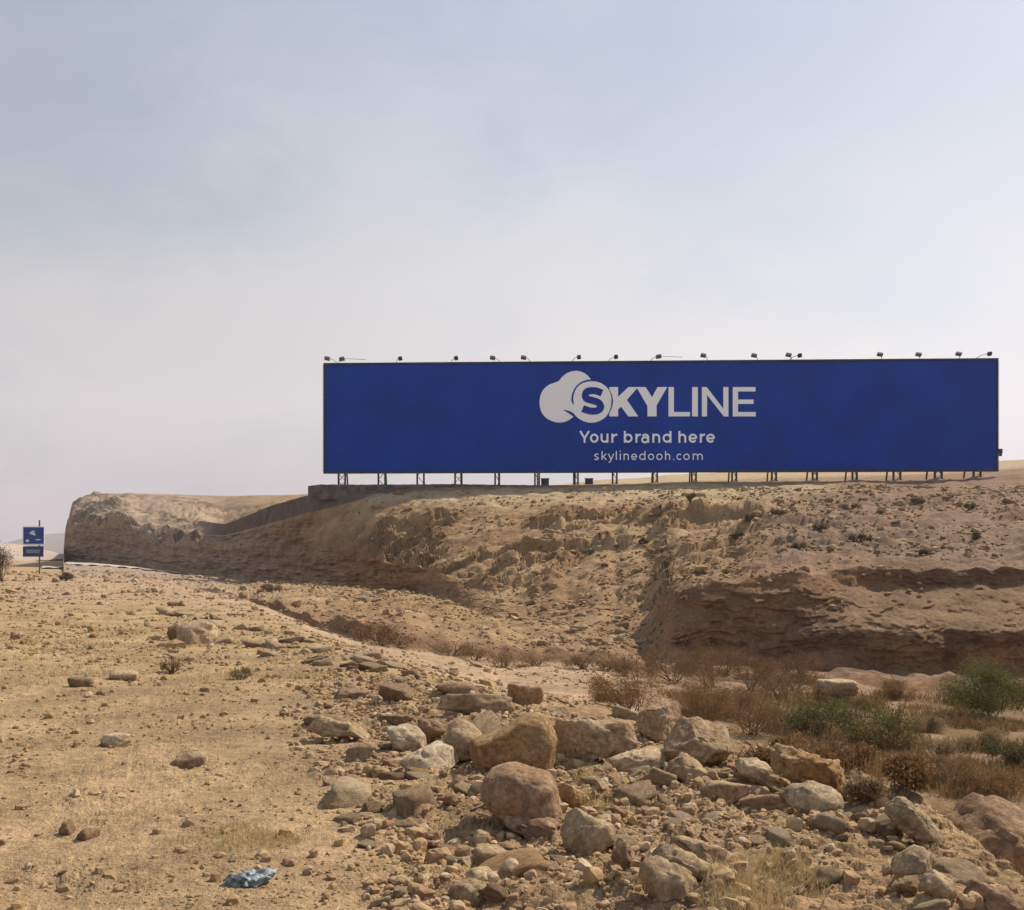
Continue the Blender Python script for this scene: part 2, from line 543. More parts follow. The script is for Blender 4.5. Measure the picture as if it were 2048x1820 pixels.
# wobble of the edges along the rim so that no line is ruled
wob = fbm(pxs / 90.0, 0.3, 0.7, 4)
wob2 = fbm(pxs / 37.0, 5.3, 0.7, 3)
inm = sstep(300, 420, pxs)
st[:, 2, 0] *= 1 + 0.05 * wob
st[:, 4, 1] += 0.12 * wob * inm
st[:, 5, 1] += 0.22 * wob2 * inm
st[:, 7, 1] += (0.30 * wob + 0.16 * wob2) * sstep(40, 60, st[:, 7, 0] + 30) * inm
st[:, 6, 0] *= 1 + 0.02 * wob2 * inm
st[:, 8, 1] += 0.10 * wob2 * sstep(700, 800, pxs)
st[:, 11, 1] += 0.25 * wob * (pxs > 180)
# smooth along the rim (not across the sharp west end of the mesa)
sm = st.copy()
ker = np.array([1, 3, 5, 6, 5, 3, 1.0])
ker /= ker.sum()
for k in range(NS):
    for c in range(2):
        a = np.pad(st[:, k, c], 3, mode='edge')
        sm[:, k, c] = np.convolve(a, ker, 'valid')
wmask = (pxs > 230)[:, None, None]
st = np.where(wmask, sm, st)

Dg, Zg, Kg = [], [], []
for k in range(NS - 1):
    n = NSEG[k]
    t = (np.arange(n) / n)[None, :]
    D0, D1 = st[:, k, 0:1], st[:, k + 1, 0:1]
    z0, z1 = st[:, k, 1:2], st[:, k + 1, 1:2]
    D = D0 * (D1 / D0) ** t
    fr = np.where(np.abs(D1 - D0) > 0.08 * D0, (D - D0) / np.where(np.abs(D1 - D0) < 1e-6, 1, D1 - D0), t)
    if k == 6:
        # two tiers on the right: wall, stony slope, upper wall
        gt = np.interp(t[0], [0, .40, .82, 1.0], [0, .10, .92, 1.0])[None, :]
        wr = sstep(1560, 1720, pxs)[:, None]
        D = D0 * (D1 / D0) ** t * (1 - wr) + (D0 + (D1 - D0) * gt) * wr
        fr = t + 0 * D
    Dg.append(D)
    Zg.append(z0 + (z1 - z0) * fr)
    Kg.append(np.broadcast_to(k + t, D.shape))
Dg.append(st[:, -1, 0:1]); Zg.append(st[:, -1, 1:2]); Kg.append(np.full((len(pxs), 1), NS - 1.0))
Dg = np.concatenate(Dg, 1); Zg = np.concatenate(Zg, 1); Kg = np.concatenate(Kg, 1)
# round the joins between stations a little
for _ in range(2):
    a = np.pad(Zg, ((0, 0), (2, 2)), mode='edge')
    Zs = (a[:, :-4] + 2 * a[:, 1:-3] + 3 * a[:, 2:-2] + 2 * a[:, 3:-1] + a[:, 4:]) / 9
    Zg = Zs
U = ((pxs - 1024) / F)[:, None] + 0 * Dg
X, Y = U * Dg, Dg.copy()
PX = pxs[:, None] + 0 * Dg

# --- relief
flatw = 1 - sstep(1.9, 2.3, Kg)                    # shelf in the foreground
left_flat = (PX < 128)
hill = sstep(6.9, 7.1, Kg) * (1 - sstep(10.0, 10.9, Kg)) * (~left_flat)
cut = sstep(5.7, 6.1, Kg) * (1 - sstep(7.0, 7.35, Kg)) * (~left_flat)
steep = sstep(385, 420, PX) * (1 - sstep(600, 660, PX)) * sstep(6.95, 7.1, Kg) * (1 - sstep(7.8, 7.95, Kg))
cut = np.maximum(cut, steep)
hill = hill * (1 - 0.9 * steep)
wash = sstep(2.0, 3.0, Kg) * (1 - sstep(5.0, 6.0, Kg))
tree = 0
n_big = fbm(X / 9, Y / 9, Zg / 5, 4)
n_mid = fbm(X / 2.6, Y / 2.6, Zg / 1.2, 4)
n_sml = fbm(X / 0.7, Y / 0.7, Zg / 0.4, 3)
n_tny = fbm(X / 0.16, Y / 0.16, Zg / 0.16, 3)
lump = np.maximum(0, ridged(X / 1.9, Y / 1.9, Zg / 0.9, 3))
dz = np.zeros_like(Zg)
near = 1 - sstep(12, 35, Dg)
dz += flatw * (0.035 * fbm(X / 1.7, Y / 1.7, 0.5, 3) * near + 0.018 * n_sml * near + 0.011 * n_tny * near)
# rubble swell in the foreground, right of the smooth shelf
rub = sstep(640, 900, PX + 90 * n_mid) * flatw
crust = np.floor(fbm(X / .55, Y / .38, 2.2, 4) * 5) / 5
dz += rub * (0.08 * np.maximum(0, n_sml) + 0.06 * ridged(X / 0.8, Y / 0.8, 0.3, 3) * near + 0.11 * crust * near + 0.035 * np.floor(fbm(X / .2, Y / .15, 6.2, 3) * 4) / 4 + 0.022 * n_tny)
dz += flatw * (1 - rub) * near * sstep(-0.15, 0.2, fbm(X / 1.1, Y / .8, 4.2, 3)) * (0.034 * np.floor(fbm(X / .2, Y / .13, 6.2, 3) * 4) / 4 + 0.016 * n_tny)
far_shelf = flatw * sstep(10, 40, Dg)
dz += far_shelf * (0.10 * n_mid + 0.07 * n_sml) * (~left_flat + 0.5)
dz += wash * (0.10 * n_mid + 0.06 * n_sml)
dz += hill * (0.45 * n_big * (1 - sstep(7.8, 8.0, Kg)) + 0.22 * n_mid + 0.16 * n_sml)
dz += sstep(4.8, 5.2, Kg) * (1 - sstep(5.9, 6.2, Kg)) * (~left_flat) * (0.30 * n_mid + 0.14 * n_sml)
# broken scarps on the slopes above the cuts
sc1 = fbm(X / 5.5, Y / 2.3, 1.2, 4)
sc2 = fbm(X / 2.6 + 40, Y / 1.2, 5.2, 4)
patch = sstep(-0.12, 0.15, fbm(X / 8, Y / 8, 9.1, 3) + 0.25 * np.maximum(sstep(1000, 1200, PX), 1 - sstep(7.35, 7.7, Kg)) - 0.12)
patch = patch * (1 - 0.65 * sstep(400, 440, PX) * (1 - sstep(680, 780, PX)))
upper = 1 - sstep(7.62, 7.86, Kg)
scarp = 0.55 * sstep(-.02, .03, sc1) + 0.45 * sstep(.12, .16, sc1) + 0.34 * sstep(-.02, .03, sc2)
calm = 1 - 0.6 * sstep(1450, 1700, PX)
dz += hill * (scarp - 0.6) * patch * upper * (0.35 + 0.65 * sstep(30, 60, Dg)) * calm
blk = np.floor(fbm(X / 1.5, Y / 0.9, 7.7, 3) * 6) / 6
dz += hill * blk * 0.42 * patch * upper * calm
# broken rock on the top of the mesa
mesa = (PX < 640) & (~left_flat) & (Kg > np.where(PX > 395, 9.7, 6.9)) & (Kg < 10.6)
flank = sstep(390, 430, PX) * (1 - sstep(720, 800, PX)) * sstep(7.5, 7.9, Kg) * (1 - sstep(9.1, 9.4, Kg))
dz += mesa * (1.0 * np.floor(fbm(X / 9, Y / 3.5, 2.5, 3) * 5) / 5 + 0.5 * fbm(X / 2.2, Y / 2.2, 8.8, 3))
# the bench under the billboard is level
bench = sstep(8.6, 8.9, Kg) * (1 - sstep(9.4, 9.8, Kg)) * (PX > 620)
dz *= 1 - 0.85 * bench
# no swelling above the eye line in the low wall's gap
dz = np.where((Kg > 9.5) & (PX > 700), dz * 0.5, dz)
dz *= 1 - 0.93 * flank
# blocky faces of the cuts: push in and out along the view-facing direction
lay = fbm(Zg * 1.9 + 0.12 * X, 0.2, X / 22, 4) + 0.45 * fbm(X / 1.3, Zg / 0.5, Y / 1.3, 3) + 0.3 * fbm(X / 3.3, Zg / 6.0, 4.4, 3)
gul = ridged(X / 2.7, Y / 2.7, Zg / 9, 3)
b3 = np.floor(fbm(X / 2.6, Zg / 0.9, Y / 6, 4) * 6) / 6
b4 = np.floor(fbm(X / 1.1 + 9, Zg / 0.45, Y / 3, 3) * 5) / 5
b5 = fbm(X / .45, Zg / .3, Y / .6, 3)
dy = cut * (0.25 * lay + 0.22 * gul + 0.95 * b3 + 0.45 * b4 + np.where(PX < 950, 0.26, 0.14) * b5) * np.where(Dg > 60, 1.15, 0.75) * (1 - 0.35 * sstep(1300, 1400, PX))
dy = dy * (0.2 + 0.8 * sstep(128, 170, PX))
dz += cut * (0.05 * n_sml)
amp = np.clip(np.sin(np.clip((Kg - 6) / 1.0, 0, 1) * math.pi) * 1.6, 0, 1)
amp = np.maximum(amp, steep)
Yd = Y + dy * (0.35 + 0.65 * amp)
Zd = Zg + dz
# hold the near ground to z = 0 and keep relief zero far out
# ---- soil colours (albedo)
def C(*c):
    return np.array(c, np.float32)


def blend(a, b, t):
    return a + (b - a) * t[..., None]


n_c1 = fbm(X / 5, Y / 5, Zg / 2, 3)
n_c2 = fbm(X / 1.3, Y / 1.3, Zg / 0.8, 3)
colr = np.zeros(X.shape + (3,), np.float32) + C(0.39, 0.262, 0.148)
colr = blend(colr, C(0.365, 0.25, 0.138), np.clip(0.5 + 1.4 * n_c1, 0, 1) * flatw * (1 - rub))       # yellower dust
colr = blend(colr, C(0.33, 0.215, 0.118), rub * np.clip(0.65 + 1.4 * n_c2, 0, 1))
colr = blend(colr, C(0.385, 0.275, 0.135), flatw * sstep(9, 16, Dg) * np.clip(0.3 + 1.5 * n_c2, 0, 1) * 0.8)
colr = blend(colr, C(0.40, 0.275, 0.175), wash)
colr = blend(colr, C(0.20, 0.125, 0.062), sstep(2.1, 2.8, Kg) * (1 - sstep(4.6, 5.0, Kg)) * sstep(1230, 1450, PX) * np.clip(0.75 + 1.3 * n_c2, 0, 1))
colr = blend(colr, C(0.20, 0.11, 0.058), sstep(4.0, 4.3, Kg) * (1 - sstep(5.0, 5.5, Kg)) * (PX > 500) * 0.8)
hcol = blend(np.zeros_like(colr) + C(0.36, 0.24, 0.132), C(0.265, 0.163, 0.086), np.clip(0.5 + 2.0 * n_c1, 0, 1))
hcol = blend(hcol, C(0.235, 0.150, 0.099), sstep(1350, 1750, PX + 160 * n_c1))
hcol = blend(hcol, C(0.33, 0.25, 0.19), (1 - sstep(300, 700, PX)) * 0.8)
hill_c = sstep(4.9, 5.4, Kg) * (~left_flat) * 1.0
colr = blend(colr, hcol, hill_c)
ccol = blend(np.zeros_like(colr) + C(0.25, 0.155, 0.092), C(0.31, 0.18, 0.095), np.clip(0.5 + 2.2 * fbm(Zg * 1.6, 0.5, X / 16, 3), 0, 1))
ccol = blend(ccol, C(0.31, 0.235, 0.175), 1 - sstep(420, 800, PX))
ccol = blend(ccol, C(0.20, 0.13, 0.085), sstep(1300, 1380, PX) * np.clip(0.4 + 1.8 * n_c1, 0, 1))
cut_c = sstep(5.85, 6.1, Kg) * (1 - sstep(6.9, 7.2, Kg + 0.25 * n_c2)) * (~left_flat)
cut_c = cut_c * (1 - 0.75 * sstep(880, 980, PX) * (1 - sstep(1290, 1350, PX)))
tal = sstep(6.35, 6.42, Kg) * (1 - sstep(6.76, 6.84, Kg)) * sstep(1600, 1720, PX)
ccol = blend(ccol, C(0.27, 0.18, 0.11), tal)
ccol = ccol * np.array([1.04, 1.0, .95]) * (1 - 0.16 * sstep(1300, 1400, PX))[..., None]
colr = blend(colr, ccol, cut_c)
shade_strip = sstep(7.98, 8.04, Kg) * (1 - sstep(9.05, 9.3, Kg)) * sstep(390, 440, PX) * (1 - sstep(760, 900, PX))  # shade on the steep bank left of the wall, painted into the soil colour
colr = blend(colr, C(0.125, 0.098, 0.086), shade_strip * 0.9)
# dark earth bands in the hill above the cut on the right
band = sstep(7.0, 7.1, Kg) * (1 - sstep(7.35, 7.6, Kg + 0.2 * n_c1)) * sstep(1420, 1600, PX)
colr = blend(colr, C(0.21, 0.14, 0.10), band * 0.75)
# pale dry brow under the billboard
brow = sstep(7.72, 7.95, Kg) * (1 - sstep(8.3, 8.6, Kg)) * sstep(700, 780, PX) * (1 - sstep(1600, 1720, PX))
colr = blend(colr, C(0.42, 0.32, 0.19), brow * 0.8)
colr = blend(colr, C(0.42, 0.32, 0.20), sstep(10.0, 10.3, Kg) * (PX > 900) * 0.8)
colr *= (1 + 0.18 * n_c2[..., None]) * (1 + 0.30 * fbm(X / 1.9, Y / 1.1, 6.6, 4)[..., None] * flatw[..., None])
colr = np.clip(colr, 0.02, 0.8)

nc, nr = X.shape
GX, GY, GZ = X, Yd, Zd
# two extra rows that carry the ground back behind the camera
bx = np.stack([U[:, 0] * 110, U[:, 0] * 8], 1)
by = np.stack([np.full(nc, -300.0), np.full(nc, -1.5)], 1)
AX = np.concatenate([bx, GX], 1); AY = np.concatenate([by, GY], 1); AZ = np.concatenate([np.zeros((nc, 2)), GZ], 1)
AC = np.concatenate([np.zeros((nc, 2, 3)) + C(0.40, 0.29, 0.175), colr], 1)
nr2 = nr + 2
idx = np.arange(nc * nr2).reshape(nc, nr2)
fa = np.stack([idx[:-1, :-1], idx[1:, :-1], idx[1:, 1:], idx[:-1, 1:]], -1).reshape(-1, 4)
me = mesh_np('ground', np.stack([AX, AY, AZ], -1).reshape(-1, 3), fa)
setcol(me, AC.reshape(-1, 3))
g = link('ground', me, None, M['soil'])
tag(g, kind='structure')

PYg = HZ + (EYE - GZ) / GY * F                     # pixel row of every ground vertex


def on_px(px, py):
    """first ground point, going away from the camera, that is seen at this pixel"""
    i = int(np.argmin(np.abs(pxs - px)))
    r = np.nonzero(PYg[i, 5:] <= py)[0]
    j = 5 + (int(r[0]) if len(r) else nr - 6)
    D = float(GY[i, j])
    return Vector(((px - 1024) / F * D, D, float(GZ[i, j])))


def ground_z(x, y):
    px = 1024 + x / max(y, 0.5) * F
    i = int(np.clip(np.searchsorted(pxs, px), 1, nc - 1))
    if abs(pxs[i - 1] - px) < abs(pxs[i] - px):
        i -= 1
    j = int(np.clip(np.searchsorted(Dg[i], y), 1, nr - 1))
    D0, D1 = Dg[i, j - 1], Dg[i, j]
    t = 0 if D1 <= D0 else (y - D0) / (D1 - D0)
    return float(GZ[i, j - 1] * (1 - t) + GZ[i, j] * t)


def ground_z_np(x, y):
    px = 1024 + x / y * F
    i = np.clip(np.searchsorted(pxs, px), 1, nc - 1)
    i = np.where(np.abs(pxs[i - 1] - px) < np.abs(pxs[i] - px), i - 1, i)
    out = np.empty(len(x))
    for c in np.unique(i):
        s = i == c
        out[s] = np.interp(y[s], Dg[c], GZ[c])
    return out


# ------------------------------------------------------------------ far hills and road
def hill_mesh(name, pts, D, depth, c, seed):
    """a low hill whose skyline passes through (px, py) pixels at distance D, with real depth"""
    a = np.array(pts, float)
    px = np.linspace(a[0, 0], a[-1, 0], 110)
    py = np.interp(px, a[:, 0], a[:, 1])
    zt = Z(py, D)
    rows = 26
    vs = []
    for r in range(rows):
        t = r / (rows - 1)
        prof = math.sin(t * math.pi) ** 0.8
        y = D - depth * 0.5 + depth * t
        x = (px - 1024) / F * D * (1 + 0.0 * t)
        z = -1.0 + (zt + 1.0) * prof
        nn = fbm(x / (D * .03) + seed, np.full_like(x, y / (D * .03)), 1.0, 4)
        z = z + nn * D * 0.0035 * prof
        vs.append(np.stack([x, np.full_like(x, y), z], -1))
    v = np.stack(vs, 0)
    idx = np.arange(v.shape[0] * v.shape[1]).reshape(v.shape[:2])
    f = np.stack([idx[:-1, :-1], idx[:-1, 1:], idx[1:, 1:], idx[1:, :-1]], -1).reshape(-1, 4)
    me = mesh_np(name, v.reshape(-1, 3), f)
    cc = np.zeros((v.shape[0] * v.shape[1], 3)) + np.array(c)
    setcol(me, cc)
    o = link(name, me, None, M['soil'])
    tag(o, kind='structure')
    return o


hill_mesh('hill', [(-700, 1092), (-200, 1080), (-30, 1086), (18, 1087), (60, 1102), (110, 1114), (150, 1119)], 420, 120, (0.40, 0.31, 0.25), 3)
hill_mesh('hills', [(-900, 1100), (-100, 1094), (60, 1090), (84, 1072), (112, 1067), (160, 1066), (260, 1080), (400, 1100), (700, 1112)], 1300, 300, (0.27, 0.24, 0.235), 8)

# pale road along the foot of the mesa
rv, rf = [], []
rp = np.linspace(84, 400, 60)
for i, px in enumerate(rp):
    t = (px - 84) / 316
    c0 = int(np.argmin(np.abs(pxs - px)))
    Df = float(np.interp(px, [40, 130, 250, 330, 400], [150, 134, 121, 110, 101]))
    Dn = float(np.interp(px, [40, 130, 250, 330, 400], [113, 113, 109, 105, 100.5]))
    for q in np.linspace(0, 1, 9):
        D = Dn + (Df - Dn) * q
        j = int(np.argmin(np.abs(Dg[c0] - D)))
        base = Zg[c0, j]
        rv.append(((px - 1024) / F * D, D, base + 0.16 + 0.04 * math.sin(px * .21) * (1 - q)))
rvn = np.array(rv)
idx = np.arange(len(rv)).reshape(60, 9)
rfn = np.stack([idx[:-1, :-1], idx[1:, :-1], idx[1:, 1:], idx[:-1, 1:]], -1).reshape(-1, 4)
ro = link('road', mesh_np('road', rvn, rfn), None, M['road'])
tag(ro, kind='structure')


# ------------------------------------------------------------------ rocks
def ico(sub):
    bm = bmesh.new()
    bmesh.ops.create_icosphere(bm, subdivisions=sub, radius=1)
    v = np.array([x.co[:] for x in bm.verts])
    f = np.array([[q.index for q in x.verts] for x in bm.faces])
    bm.free()
    return v, f


ICO = {s: ico(s) for s in (1, 2, 3, 4, 5)}


def rock_shape(sub, seed, facets=11, sharp=0.86, rough=0.06, roundness=0.0, layers=0.0):
    """fractured block: a skewed box with its corners knocked off"""
    r_ = np.random.default_rng(seed)
    v, f = ICO[sub]
    v = v / np.linalg.norm(v, axis=1, keepdims=True)
    box = np.array([[1, 0, 0], [-1, 0, 0], [0, 1, 0], [0, -1, 0], [0, 0, 1], [0, 0, -1.0]])
    box = box @ np.array(Euler((0, 0, r_.uniform(0, 1.57))).to_matrix()).T
    box = box + r_.normal(size=box.shape) * 0.20
    cuts = r_.normal(size=(max(2, facets - 4), 3))
    nrm = np.concatenate([box, cuts])
    nrm /= np.linalg.norm(nrm, axis=1, keepdims=True)
    dd = np.concatenate([r_.uniform(0.50, 0.74, 6), r_.uniform(0.60, 0.88, len(cuts))])
    dots = v @ nrm.T
    rad = np.where(dots > 0.06, dd[None] / np.maximum(dots, 0.06), 9.0)
    kk = 12 + 50 * sharp
    rr = -np.log(np.exp(-kk * rad).sum(1) + math.exp(-kk * 1.3)) / kk
    rr = rr * (1 - roundness) + roundness * .75
    o = r_.uniform(0, 50, 3)
    p_ = v * rr[:, None]
    rr2 = rr * (1 + rough * 2.4 * fbm(p_[:, 0] * 1.9 + o[0], p_[:, 1] * 1.9 + o[1], p_[:, 2] * 2.4 + o[2], 3))
    if sub >= 3:
        rr2 += rough * 1.0 * fbm(p_[:, 0] * 6 + o[0], p_[:, 1] * 6 + o[1], p_[:, 2] * 8 + o[2], 3)
        rr2 -= rough * 1.1 * np.maximum(0, ridged(p_[:, 0] * 2 + o[1], p_[:, 1] * 2 + o[0], p_[:, 2] * 2.6, 2) - 0.45)
    v2 = v * rr2[:, None]
    if layers > 0:
        s = 1 + layers * np.sin(v2[:, 2] * 16 + 2 * fbm(v2[:, 0] * 2, v2[:, 1] * 2, 0.3, 2)) * 0.5
        v2[:, 0] *= s
        v2[:, 1] *= s
    v2 /= np.array([np.ptp(v2[:, 0]), np.ptp(v2[:, 1]), np.ptp(v2[:, 2])]) / 2
    return v2, f


rock_count = 0


def rock(px0, px1, py0, py1, mat, label, name='boulder', cat='boulder', sub=4, tilt=(0, 0, 0), depth=1.0, sink=0.18,
         seed=None, z=None, group=None, Dfix=None, **kw):
    """rock that shows between these pixels; the foot (py1) stands on the ground"""
    global rock_count
    rock_count += 1
    seed = seed if seed is not None else 100 + rock_count
    pxc = (px0 + px1) / 2
    b = on_px(pxc, py1)
    if Dfix:
        b = Vector(((pxc - 1024) / F * Dfix, Dfix, ground_z((pxc - 1024) / F * Dfix, Dfix)))
    D = b.y
    w = (px1 - px0) / F * D
    h = (py1 - py0) / F * D
    d = w * depth
    v, f = rock_shape(sub, seed, **kw)
    m = Euler([R(a) for a in tilt]).to_matrix()
    v = v @ np.array(m).T
    v /= np.array([np.ptp(v[:, 0]), np.ptp(v[:, 1]), np.ptp(v[:, 2])]) / 2
    hh = h * (1 + sink)
    v = v * np.array([w / 2, d / 2, hh / 2])
    yc = D + d * 0.32
    s = yc / D
    v *= (1 + (s - 1) * 0.8)
    me = mesh_np(name, v, f)
    me.materials.append(M[mat])
    o = link(name, me)
    top_z = Z(py0, yc)
    o.location = ((pxc - 1024) / F * yc, yc, (z if z is not None else top_z - hh / 2 * (1 + (s - 1) * 0.8)))
    tag(o, label, cat, group)
    return o


def cat_rom(pts, closed=True, n=6, corner=()):
    P = [np.array(q_, float) for q_ in pts]
    out = []
    N_ = len(P)
    for i in range(N_ if closed else N_ - 1):
        p1, p2 = P[i], P[(i + 1) % N_]
        p0 = P[(i - 1) % N_] if (closed or i > 0) else p1
        p3 = P[(i + 2) % N_] if (closed or i < N_ - 2) else p2
        if i in corner:
            p0 = p1
        if (i + 1) % N_ in corner:
            p3 = p2
        for j in range(n):
            t = j / n
            out.append(tuple(0.5 * ((2 * p1) + (-p0 + p2) * t + (2 * p0 - 5 * p1 + 4 * p2 - p3) * t * t + (-p0 + 3 * p1 - 3 * p2 + p3) * t ** 3)))
    if not closed:
        out.append(tuple(P[-1]))
    return out


def crag(pts, mat, label, name='rock', cat='rock', depth=0.8, sub=5, seed=None, chunk=0.5, rough=0.05, cuts=6, lean=0.25, Dfix=None, up=0.0):
    """boulder with this front outline (px), given its own distance, size, thickness and fractured faces"""
    global rock_count
    rock_count += 1
    seed = seed or 500 + rock_count
    r_ = np.random.default_rng(seed)
    if cuts > 1:
        chunk = min(chunk, .36)
        rough = max(rough, .04)
    P_ = np.array(pts, float)
    low = P_[np.argmax(P_[:, 1])]
    cxp = (P_[:, 0].min() + P_[:, 0].max()) / 2
    D = Dfix or on_px(cxp, low[1]).y
    w = np.ptp(P_[:, 0]) / F * D
    yc = D + depth * w * 0.25
    cen = np.array([cxp, (P_[:, 1].min() + P_[:, 1].max()) / 2])
    q = np.array(cat_rom(pts, True, 4)) - cen
    q = np.stack([q[:, 0], -q[:, 1]], 1) / F * yc
    q[:, 1] = np.where(q[:, 1] < 0, q[:, 1] * 1.12, q[:, 1])
    th = np.arctan2(q[:, 1], q[:, 0])
    rd = np.hypot(q[:, 0], q[:, 1])
    o_ = np.argsort(th)
    th, rd = th[o_], rd[o_]
    v, f = ICO[sub]
    v = v / np.linalg.norm(v, axis=1, keepdims=True)
    rho = np.hypot(v[:, 0], v[:, 2])
    a_ = np.arctan2(v[:, 2], v[:, 0])
    Rr = np.interp(a_, np.concatenate([th - 2 * math.pi, th, th + 2 * math.pi]), np.tile(rd, 3))
    sc_ = rho ** chunk
    x = np.cos(a_) * Rr * sc_
    z = np.sin(a_) * Rr * sc_
    y = np.sign(v[:, 1]) * np.abs(v[:, 1]) ** 0.75 * depth * w / 2
    h = np.ptp(z)
    y = y + lean * z
    pt = np.stack([x, y, z], 1)
    b0 = pt.min(0).copy(), pt.max(0).copy()
    for k_ in range(cuts * 2 + (2 if cuts > 1 else 0)):
        n_ = np.array([r_.normal() * .8, -abs(r_.normal()) * .9 - .1, r_.normal() * .6 + .35])
        n_ /= np.linalg.norm(n_)
        dd = pt @ n_
        lim = dd.max() * r_.uniform(.55, .84)
        over = np.maximum(0, dd - lim)
        pt = pt - over[:, None] * n_ * .97
    for ax in (0, 2):
        lo_, hi_ = pt[:, ax].min(), pt[:, ax].max()
        pt[:, ax] = b0[0][ax] + (pt[:, ax] - lo_) / (hi_ - lo_) * (b0[1][ax] - b0[0][ax])
    s_ = max(w, h)
    o3 = r_.uniform(0, 50, 3)
    nz = fbm(pt[:, 0] / s_ * 4 + o3[0], pt[:, 1] / s_ * 4 + o3[1], pt[:, 2] / s_ * 5 + o3[2], 4) \
        + .45 * fbm(pt[:, 0] / s_ * 14 + o3[0], pt[:, 1] / s_ * 14, pt[:, 2] / s_ * 18 + o3[2], 3) \
        - 1.1 * np.maximum(0, ridged(pt[:, 0] / s_ * 3.4 + o3[1], pt[:, 1] / s_ * 3.4, pt[:, 2] / s_ * 5, 3) - .35) \
        - .30 * (np.abs(((pt[:, 2] + .25 * pt[:, 0]) / s_ * 6 + .6 * fbm(pt[:, 0] / s_ * 2, pt[:, 1] / s_ * 2, 1.0, 2)) % 1 - .5) < .07)
    pt = pt + (pt / np.maximum(1e-4, np.linalg.norm(pt, axis=1, keepdims=True))) * (nz * rough * 1.35 * s_)[:, None]
    me = mesh_np(name, pt, f)
    me.materials.append(M[mat])
    o = link(name, me)
    o.location = ((cen[0] - 1024) / F * yc, yc, Z(cen[1], yc) + up)
    return tag(o, label, cat)


crag([(961, 1576), (975, 1550), (1000, 1533), (1031, 1527), (1060, 1537), (1092, 1546), (1110, 1560), (1119, 1595), (1127, 1626), (1118, 1650), (1087, 1654),
      (1050, 1652), (1009, 1639), (980, 1615), (965, 1598)], 'rock_red', 'large rounded reddish brown boulder standing alone in the middle foreground',
     'boulder', 'boulder', depth=.85, chunk=.6, rough=.018, cuts=0, lean=.1, seed=6)
crag([(995, 1636), (1060, 1640), (1127, 1648), (1120, 1668), (1095, 1682), (1060, 1674), (1025, 1660)], 'rock_red',
     'low reddish slab wedged under the foot of the large rounded boulder', 'rock', 'rock', depth=.6, sub=4)
crag([(937, 1499), (979, 1477), (1020, 1458), (1060, 1430), (1093, 1434), (1106, 1452), (1115, 1474), (1112, 1507), (1101, 1543), (1076, 1538), (1040, 1527),
      (987, 1533), (949, 1525)], 'rock_ochre', 'ochre wedge shaped boulder with an orange face, sloping down to its left', 'boulder', 'boulder',
     depth=.6, chunk=.34, rough=.02, cuts=1, lean=.25, seed=8)
crag([(1113, 1460), (1129, 1444), (1184, 1441), (1262, 1443), (1273, 1463), (1277, 1488), (1258, 1501), (1198, 1512), (1115, 1528)], 'rock_tan',
     'long tan block with a dark undercut, right of the ochre wedge boulder', 'boulder', 'boulder', depth=.55, chunk=.33, rough=.035, cuts=6, lean=-.25, seed=9)
crag([(1278, 1430), (1305, 1414), (1355, 1403), (1364, 1419), (1363, 1444), (1338, 1469), (1324, 1487), (1303, 1487), (1280, 1466), (1273, 1444)], 'rock_tan',
     'upright blocky tan boulder with a flat lit top, highest on the rubble crest', 'boulder', 'boulder', depth=.8, chunk=.38, rough=.03, lean=-.1, seed=10)
crag([(1325, 1490), (1338, 1466), (1374, 1441), (1407, 1439), (1432, 1452), (1467, 1449), (1472, 1474), (1467, 1498), (1432, 1531), (1402, 1528), (1344, 1515)],
     'rock_tan', 'broad boulder with a cracked crown at the right end of the boulder row', 'boulder', 'boulder', depth=.7, chunk=.45, rough=.05, cuts=8, seed=11)
crag([(1212, 1537), (1239, 1521), (1291, 1503), (1330, 1504), (1342, 1524), (1324, 1538), (1253, 1549)], 'rock_pale',
     'flat pale slab lying in front of the long tan block', 'rock', 'rock', depth=.7, sub=4, lean=.7, seed=12)
crag([(1329, 1542), (1352, 1521), (1377, 1509), (1417, 1543), (1403, 1562), (1349, 1553)], 'rock_tan', 'small triangular rock right of the flat pale slab',
     depth=.7, sub=4, seed=13, chunk=.4)
crag([(768, 1462), (790, 1455), (825, 1453), (850, 1482), (846, 1501), (814, 1509), (782, 1498)], 'rock_white', 'pale angular rock with pitted face beside the dark slab',
     depth=.8, sub=4, seed=14, rough=.05)
crag([(773, 1526), (828, 1510), (872, 1489), (918, 1524), (900, 1534), (855, 1542), (800, 1535)], 'rock_white',
     'pale flat triangular slab with smooth lit top, left of the grey wedge', 'rock', 'rock', depth=.6, sub=4, seed=15, lean=1.1, rough=.02)
crag([(880, 1485), (900, 1462), (921, 1439), (946, 1444), (976, 1474), (945, 1500), (929, 1526), (905, 1512)], 'rock_grey',
     'pointed wedge of rock leaning against the ochre boulder', depth=.6, sub=4, seed=16, chunk=.4)
crag([(754, 1438), (783, 1431), (838, 1437), (832, 1453), (773, 1454)], 'rock_brown', 'thin brown slab lying behind the pale angular rock', 'rock', 'rock', depth=.5, sub=4, seed=17)
crag([(835, 1444), (888, 1440), (900, 1458), (878, 1474), (856, 1490), (839, 1470)], 'rock_brown', 'dark brown triangular slab left of the pointed wedge', 'rock', 'rock',
     depth=.5, sub=4, seed=18, lean=-.2)
crag([(611, 1468), (621, 1441), (641, 1432), (685, 1447), (718, 1451), (742, 1477), (723, 1487), (700, 1474), (649, 1473)], 'rock_grey',
     'long low rock at the left end of the rubble', depth=.4, sub=4, seed=19, lean=-.2)
rock(690, 752, 1484, 1520, 'rock_brown', 'small dark brown rock right below the long low rock', 'rock', 'rock', sub=4, seed=101)
